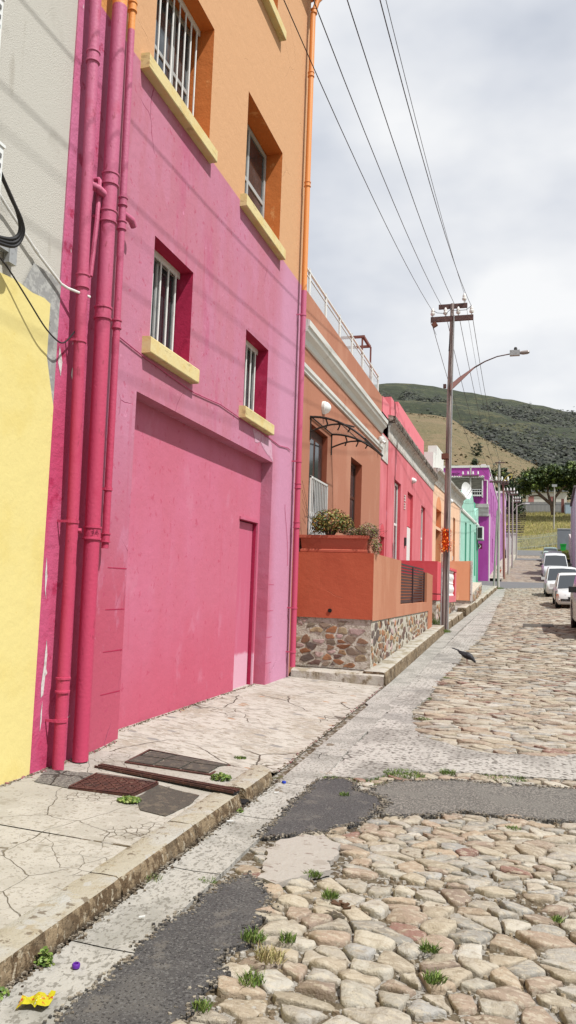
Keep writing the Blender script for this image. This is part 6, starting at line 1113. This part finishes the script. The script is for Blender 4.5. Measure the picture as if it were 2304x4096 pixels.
    if grille: b = MB(); b.add([tr(p) for p in [(-hw * .45, -.012, .36), (hw * .45, -.012, .36), (hw * .5, -.012, .5), (-hw * .5, -.012, .5)]], [(0, 1, 2, 3)]); b.add([tr(p) for p in [(-hw * .5, -.002, hood - .34), (hw * .5, -.002, hood - .34), (hw * .5, .02, hood - .26), (-hw * .5, .02, hood - .26)]], [(0, 1, 2, 3)]); b.build('grille', m_trim, t)
    if plate: b = MB(); c = tr((0, -.03, .44)); b.obox(c, ((1, 0, 0), (0, 1, 0), (0, 0, 1)), (.25, .01, .055)); b.build('number_plate', m_plate, t)
    if roofbox: b = MB(); c = tr((0, cab0 * Ln + 1.6, Hh + .16)); b.obox(c, ((1, 0, 0), (0, 1, 0), (0, 0, 1)), (.55, .8, .13)); b.build('roof_box', paint('grey_roof_box', (170, 172, 180)), t)
    b = MB(); b.add([tr(p) for p in [(-hw * .8, .3, .2), (hw * .8, .3, .2), (hw * .8, Ln - .3, .2), (-hw * .8, Ln - .3, .2)]], [(0, 1, 2, 3)]); b.build('underside', m_trim, t)
    return t
car('dark off road car nearest the camera, cut off by the right edge', 1.36, 19.6, 1.8, 4.5, 1.8, 1.05, mat('dark_plum_paint', al(120, 96, 100, 1.0), rough=.2, bump=(), spec=.7), cab0=.26, cab1=.97, tall=1)
car('old white sedan with amber corner lights behind the dark car', 1.32, 32.2, 1.68, 4.3, 1.38, .78, paint('old_white_paint', (238, 238, 236)), ws=1.1, cab0=.29, cab1=.84, amber=True)
car('rounded white hatchback behind the old white sedan', 1.18, 41.0, 1.74, 4.2, 1.52, .84, paint('bright_white_paint', (240, 242, 242)), ws=1.2, cab0=.24, cab1=.96)
car('large white sport utility vehicle with dark windshield beyond the crossing', 1.5, 59.5, 1.86, 4.8, 1.80, .98, paint('cool_white_paint', (236, 238, 240)), ws=1.0, cab0=.25, cab1=.97, tall=1)
car('silver car carrying a grey roof box uphill of the large white vehicle', 2.0, 70.5, 1.72, 4.3, 1.5, .84, paint('silver_paint', (176, 182, 188)), roofbox=True)
car('pale green grey hatchback uphill of the roof box car', 1.95, 80.5, 1.7, 4.1, 1.5, .84, paint('pale_green_paint', (170, 190, 184)), cab1=.95)
car('muted teal car farthest up the street', 2.25, 90, 1.75, 4.3, 1.52, .84, paint('teal_grey_paint', (140, 162, 160)), cab1=.95)
# ================================================================ hillside, fences, trees
m_grass = mat('dry_grass_slope', al(176, 162, 92, 1.7), [('n', .5, .4, .6, al(150, 146, 72, 1.7), .9), ('n', 2.2, .5, .65, al(196, 180, 116, 1.7), .8), ('n', .35, .58, .66, al(160, 120, 80, 1.7), .7, 3, (3, 9, 0))], bump=((6, .8, .15),))
def gh(x, y):
    s = cl((x + 1) / 7, 0, 1)
    return interp(y, [112, 116, 120, 128, 136, 146, 152, 170, 230], [7.6, 7.8, 8.0 + s * .9, 10.0 + s * 1.0, 12.6, 15.6, 16.9, 17.8, 19]) + .25 * noise.noise((x * .4, y * .3, 0)) * cl((y - 118) / 6, 0, 1)
sheet('grass_hill', m_grass, fr(-40, 60, 50), fr(112.2, 230, 60), gh)
b = MB(); cols = [leafcol(c, 1.3) for c in [(200, 186, 126), (184, 174, 104), (160, 158, 84), (210, 198, 146)] * 5]
for _ in range(9000):
    x = R.uniform(-3, 12); y = R.uniform(119, 152)
    if -2.6 < x < -.2 and R.random() < .8: continue
    z = gh(x, y); h = R.uniform(.15, .5); w = .05; l = R.gauss(0, .1); b.col = R.choice(cols); b.add([(x - w, y, z - .05), (x + w, y, z - .05), (x + l, y + R.gauss(0, .05), z + h)], [(0, 1, 2)])
b.col = None; o = b.build('dry_grass', m_leaf, None, False, 'stuff'); o['label'] = 'long dry yellow grass covering the slope behind the palisade fence'; o['category'] = 'grass'
b = MB(); cols = [leafcol(c, 1.6) for c in [(120, 140, 56), (140, 150, 70), (150, 140, 80)] * 4]
for _ in range(2500):
    x = R.uniform(3.9, 6.0); y = R.uniform(98, 112.5); z = P(y) ; h = R.uniform(.1, .35); b.col = R.choice(cols); b.add([(x - .06, y, z - .05), (x + .06, y, z - .05), (x + R.gauss(0, .08), y, z + h)], [(0, 1, 2)])
b.col = None; o = b.build('verge_grass', m_leaf, None, False, 'stuff'); o['label'] = 'green grass verge around the green bin'; o['category'] = 'grass'
b = MB(); b.quad((3.9, 96, P(96) + .04), (6.2, 96, P(96) + .04), (6.2, 112, P(112) + .04), (3.9, 112, P(112) + .04)); b.build('verge', m_grass, None, False, 'structure')
t = thing('hill_steps', 'flight of dark timber and earth steps climbing the grass slope on the left', 'steps', (-1.3, 130, 10))
m_step = mat('old_stone_step', al(150, 138, 116, 1.4), bump=((8, .4),)); m_ri = mat('dark_riser', al(84, 76, 64, 1.2), bump=())
for k in range(15):
    y = 126 + k * 1.7; z = gh(-1, y) + .15; b = MB(); b.box(-2.9 + k * .06, .1 + k * .05, y, y + 1.5, z - .45, z + .1); s = b.build('step', m_step, t); b = MB(); b.box(-2.9 + k * .06, .1 + k * .05, y - .05, y, z - .45, z + .02); b.build('riser', m_ri, s)
t = thing('palisade_fence', 'pale grey steel palisade fence across the top of the street', 'fence', (2, 119.5, 8)); m_pal = mat('pale_fence_steel', al(178, 184, 172, 1.0), bump=())
b = MB()
for k in range(100):
    x = -3.6 + k * .165 * (1 if k < 60 else 1.0); y = 118.5 + cl(x, -1, 9) * .35; z = gh(x, y); b.box(x - .03, x + .03, y - .02, y + .02, z - .1, z + 2.0); b.add([(x - .03, y, z + 2.0), (x + .03, y, z + 2.0), (x, y, z + 2.12)], [(0, 1, 2)])
b.build('pales', m_pal, t)
b = MB()
for zz in (.35, 1.6):
    pts = [(x, 118.55 + cl(x, -1, 9) * .35, gh(x, 118.5 + cl(x, -1, 9) * .35) + zz) for x in fr(-3.6, 12.8, 12)]; b.tube(pts, .04, 4)
b.build('rail', m_pal, t)
t = thing('concrete_fence', 'grey slatted concrete fence beneath the big tree', 'fence', (3.5, 152, 17)); b = MB()
for k in range(40): x = -.6 + k * .24; b.box(x, x + .2, 152, 152.1, 16.6, 19.0 - (.3 if x > 7 else 0))
b.build('slats', mat('grey_fence', al(140, 140, 142, 1), bump=()), t); b = MB(); b.box(-.8, 9, 152.1, 152.2, 17.0, 17.2); b.box(-.8, 9, 152.1, 152.2, 18.4, 18.6); b.build('rail', m_gd, t)
t = thing('hall_building', 'low white building with red panels behind the fence and the big tree', 'building', (4.5, 172, 18)); b = MB(); b.box(.8, 9.0, 170, 178, 17, 23.2); b.build('wall', m_wh2, t); b = MB(); b.box(.4, 9.4, 169.6, 178.4, 23.2, 23.6); b.build('roof', m_gd, t)
for x in (1.3, 5.4): b = MB(); b.box(x, x + 1.1, 169.96, 170, 20.9, 22.2); b.build('panel', mat('faded_red_panel', al(170, 116, 112, 1), bump=()) if x < 2 else bpy.data.materials['faded_red_panel'], t)
t = thing('blue_shed', 'small pale blue shed roof right of the tree trunk', 'shed', (8, 150, 17)); b = MB(); b.box(7.7, 9.2, 150, 151, 16.5, 18.6); b.build('wall', mat('pale_blue_sheet', al(170, 190, 206, 1), bump=()), t); b = MB(); b.box(7.6, 9.3, 149.9, 151.1, 18.6, 18.7); b.build('roof', m_gw, t); b = MB(); b.box(7.0, 7.5, 150.5, 150.9, 16.8, 19.4); b.build('red_panel', m_red, t)
def tree(name, label, base, trunk, blobs, n, size, cols, grp='trees on the hillside', r0=.3):
    t = thing(name, label, 'tree', base, grp); b = MB()
    for path, rr in trunk: b.tube(path, [rr * (1 - .75 * i / (len(path) - 1)) for i in range(len(path))], 8)
    b.build('trunk', m_bark, t, True)
    b = MB(); k = max(1, int(n / 24)); cs = []
    for _ in range(k):
        c, r = R.choices(blobs, [q[1][0] * q[1][1] * q[1][2] for q in blobs])[0]
        v = Vector((R.gauss(0, 1), R.gauss(0, 1), R.gauss(0, 1))).normalized() * R.uniform(.45, 1.0); p = Vector((c[0] + v.x * r[0], c[1] + v.y * r[1], c[2] + v.z * r[2])); col = R.choice(cols); s = R.uniform(.6, 1.2)
        cr_ = size * 3.2 * s
        for _ in range(24):
            w = Vector((R.gauss(0, .5), R.gauss(0, .5), R.gauss(0, .35))) * cr_; nrm = (w.normalized() + Vector((R.gauss(0, .4), R.gauss(0, .4), .5 + R.gauss(0, .4)))).normalized(); a = nrm.orthogonal().normalized(); d_ = nrm.cross(a); q = p + w; f = R.uniform(.75, 1.25); b.col = (col[0] * f, col[1] * f, col[2] * f, 1); ss = size * R.uniform(.6, 1.2)
            b.add([tuple(q - a * ss), tuple(q - d_ * ss), tuple(q + a * ss), tuple(q + d_ * ss)], [(0, 1, 2, 3)])
    b.col = None; b.build('crown', m_leaf, t); return t
GD = [leafcol(c, 1.3) for c in [(64, 84, 38), (86, 106, 48), (50, 68, 32), (112, 128, 58), (74, 92, 42)] * 6]; GDK = [leafcol(c, 1.2) for c in [(52, 66, 40), (64, 80, 46), (44, 56, 36), (76, 88, 52)] * 6]
tree('broad_tree', 'large spreading dark green tree on top of the grass slope', (5.3, 142, 16.4), [([(5.3, 142, 15.6), (5.0, 142, 17.4), (3.6, 142, 18.6), (1.8, 142, 20.5), (.8, 142, 22)], .42), ([(5.2, 142, 16.5), (5.5, 142, 18.6), (6.6, 142, 20), (8.5, 142, 21.8)], .36), ([(5.0, 142, 17.2), (4.3, 142, 19.6), (4.6, 142, 22)], .28), ([(3.6, 142, 18.6), (2.8, 142, 19), (1.4, 142, 18.9), (.2, 142, 20)], .2)],
    [((1.3, 142, 21.6), (2.6, 3, 2.1)), ((4.2, 142, 22.8), (3, 3, 1.7)), ((7.3, 142, 22.9), (3, 3, 2.0)), ((10.4, 142, 22.2), (3, 3, 2.4)), ((.6, 142, 20.2), (1.5, 2, 1.2)), ((6, 143, 21.1), (4.2, 2, 1.5)), ((10, 143, 20.3), (2.5, 2, 1.6))], 24000, .16, GD)
tree('dense_tree', 'dark leafy tree behind the purple building at left of the broad tree', (-2.2, 150, 17), [([(-2.2, 150, 15), (-2.1, 150, 19)], .3)], [((-2.2, 150, 20), (2.4, 2.4, 4.2)), ((-1.0, 149, 18.3), (1.7, 2, 2.6)), ((-.6, 148, 15.5), (1.2, 1.6, 2.2))], 7000, .16, GDK + GD[:6])
tree('dense_tree', 'dark tree standing behind the roof of the purple building', (-7, 128, 14), [([(-7, 128, 11), (-7, 128, 17)], .3)], [((-7.2, 128, 19.8), (3.4, 2.6, 2.6)), ((-4.2, 129, 19.4), (2.6, 2.6, 3.2)), ((-2.4, 130, 18.4), (1.8, 2, 3.0))], 6000, .16, GDK + GD[:6])
tree('dense_tree', 'dark tree partly hidden behind the big utility pole', (-13, 132, 15), [([(-13, 132, 10), (-13, 132, 17)], .3)], [((-13, 132, 20.2), (3.4, 2.6, 2.6))], 3000, .17, GDK)
tree('dense_tree', 'dark tree mass behind the white hall at the right', (13, 180, 19), [([(13, 180, 17), (13, 180, 22)], .3)], [((10, 182, 24), (5, 3, 4)), ((15, 182, 24), (5, 3, 4)), ((2, 184, 25), (5, 3, 3))], 4500, .22, GDK)
# ---- hills
m_tan = mat('dry_hillside', al(150, 130, 96, 1.829), [('n', .03, .42, .6, al(136, 122, 86, 1.829), .9), ('n', (.10, .10, .4), .50, .62, al(126, 118, 80, 1.829), .8), ('n', (.35, .35, 1), .58, .68, al(102, 100, 66, 1.829), .8), ('n', 1.2, .5, .7, al(190, 166, 124, 1.829), .5)], bump=((.5, .8, 1.0), (3, .5, .3)))
m_green = mat('cloud_shaded_scrub_hillside', al(84, 92, 62, 2.015), [('n', .015, .42, .58, al(108, 106, 74, 2.015), .8), ('n', .05, .46, .58, al(68, 78, 54, 2.015), .9), ('n', (.12, .12, .3), .48, .58, al(60, 68, 50, 2.015), .85), ('n', .4, .6, .7, al(130, 126, 86, 1.885), .5)], bump=((.25, .9, 2.0), (1, .6, .6)))  # scrub greens darkened: the cloud shadow on the far hill is in the colour
def hill(name, m, rat, hts, y0, z0, y1, nx, ny, back, amp):
    xs = fr(rat[0], rat[-1], nx); b = MB(); vs = []
    for j in range(ny + 6):
        t = j / ny
        for r in xs:
            h = interp(r, rat, hts); 
            if t <= 1: y = y0 + (y1 - y0) * t; zt_ = 1.6 + y1 * h; z = z0 + (zt_ - z0) * t ** .9
            else: y = y1 + (t - 1) * back; zt_ = 1.6 + y1 * h; z = zt_ - (t - 1) * 5 * 12
            x = r * (y0 * .25 + y * .75) if abs(r) > .3 else r * y
            x = r * y
            z += amp * noise.noise((x * .012, y * .012, 2)) * (min(t, 1 - t) * 4 if 0 < t < 1 else 0) + amp * .12 * noise.noise((x * .08, y * .08, 5)) * (1 if t > 0 else 0); vs.append((x, y, z))
    n = len(xs); b.add(vs, [(j * n + i, j * n + i + 1, (j + 1) * n + i + 1, (j + 1) * n + i) for j in range(ny + 5) for i in range(n - 1)]); b.build(name, m, None, True, 'structure')
FRR = ([-1.2, -.6, -.35, -.157, -.1327, -.0946, -.0619, -.0223, .0177, .0638, .15, .35, .8], [.10, .22, .272, .2745, .2714, .264, .2562, .2482, .238, .2256, .20, .15, .08])
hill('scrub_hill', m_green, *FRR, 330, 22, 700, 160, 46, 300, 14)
TRR = ([-1.2, -.6, -.3, -.1481, -.1082, -.0877, -.0674, -.0369, -.004, .0122, .06, .2], [.15, .24, .26, .2342, .228, .2225, .2075, .1909, .1714, .1634, .135, .08])
hill('dry_hill', m_tan, *TRR, 190, 20, 330, 150, 30, 120, 3)
def hz_(r, y, rat, hts, y0, z0, y1):
    t = (y - y0) / (y1 - y0); zt_ = 1.6 + y1 * interp(r, rat, hts); return z0 + (zt_ - z0) * t ** .9
b = MB(); cols = [leafcol(c, 2.0, .3) for c in [(60, 68, 52), (68, 76, 54), (56, 62, 50), (76, 82, 58), (66, 68, 56)] * 6]  # dark wood greens, cloud shadow over the far hill painted in as well
cnt = 0
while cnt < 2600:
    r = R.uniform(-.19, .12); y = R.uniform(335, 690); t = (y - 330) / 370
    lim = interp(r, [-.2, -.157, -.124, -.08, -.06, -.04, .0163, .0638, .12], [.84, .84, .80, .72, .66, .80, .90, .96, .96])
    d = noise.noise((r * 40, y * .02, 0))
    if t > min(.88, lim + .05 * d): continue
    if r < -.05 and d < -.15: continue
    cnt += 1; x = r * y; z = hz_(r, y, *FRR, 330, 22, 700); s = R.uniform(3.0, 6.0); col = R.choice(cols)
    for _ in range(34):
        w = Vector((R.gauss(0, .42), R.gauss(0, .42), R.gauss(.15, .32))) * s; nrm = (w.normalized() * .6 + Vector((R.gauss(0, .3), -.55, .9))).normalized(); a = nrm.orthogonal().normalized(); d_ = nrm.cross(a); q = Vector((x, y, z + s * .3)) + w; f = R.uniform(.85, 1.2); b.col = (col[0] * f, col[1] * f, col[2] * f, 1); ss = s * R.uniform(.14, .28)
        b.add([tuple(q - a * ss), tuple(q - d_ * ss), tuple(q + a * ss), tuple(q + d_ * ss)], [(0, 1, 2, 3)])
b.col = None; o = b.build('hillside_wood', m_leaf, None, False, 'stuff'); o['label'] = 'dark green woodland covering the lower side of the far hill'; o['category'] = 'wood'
b = MB(); cols = [leafcol(c, 1.5, .3) for c in [(92, 96, 60), (112, 104, 68), (78, 84, 54), (128, 108, 74)] * 6]
for _ in range(1500):
    r = R.uniform(-.16, .02); y = R.uniform(195, 328); x = r * y; z = hz_(r, y, *TRR, 190, 20, 330); s = R.uniform(.35, 1.1) * (2.2 if R.random() < .1 else 1); col = R.choice(cols)
    for _ in range(14):
        w = Vector((R.gauss(0, .6), R.gauss(0, .4), R.gauss(.1, .18))) * s; nrm = Vector((R.gauss(0, .4), R.gauss(0, .4), 1)).normalized(); a = nrm.orthogonal().normalized(); d_ = nrm.cross(a); q = Vector((x, y, z)) + w; b.col = col; ss = s * .25
        b.add([tuple(q - a * ss), tuple(q - d_ * ss), tuple(q + a * ss), tuple(q + d_ * ss)], [(0, 1, 2, 3)])
b.col = None; o = b.build('hillside_scrub', m_leaf, None, False, 'stuff'); o['label'] = 'low green scrub dotted over the dry tan hillside'; o['category'] = 'scrub'
for r, y, hh, lab in ((-.0555, 262, 5.2, 'single upright dark tree in the middle of the dry hillside'), (-.0587, 245, 2.4, 'round dark bush just below the upright hillside tree')):
    z = hz_(r, y, *TRR, 190, 20, 330); x = r * y; tree('hillside_tree', lab, (x, y, z), [([(x, y, z - .5), (x, y, z + hh * .6)], .15)], [((x, y, z + hh * .55), (hh * .42, hh * .4, hh * .48))], 1100, .17, GDK)
for o in bpy.data.objects:
    if o.type == 'MESH' and o.parent is None and 'label' not in o and 'kind' not in o: o['kind'] = 'structure'
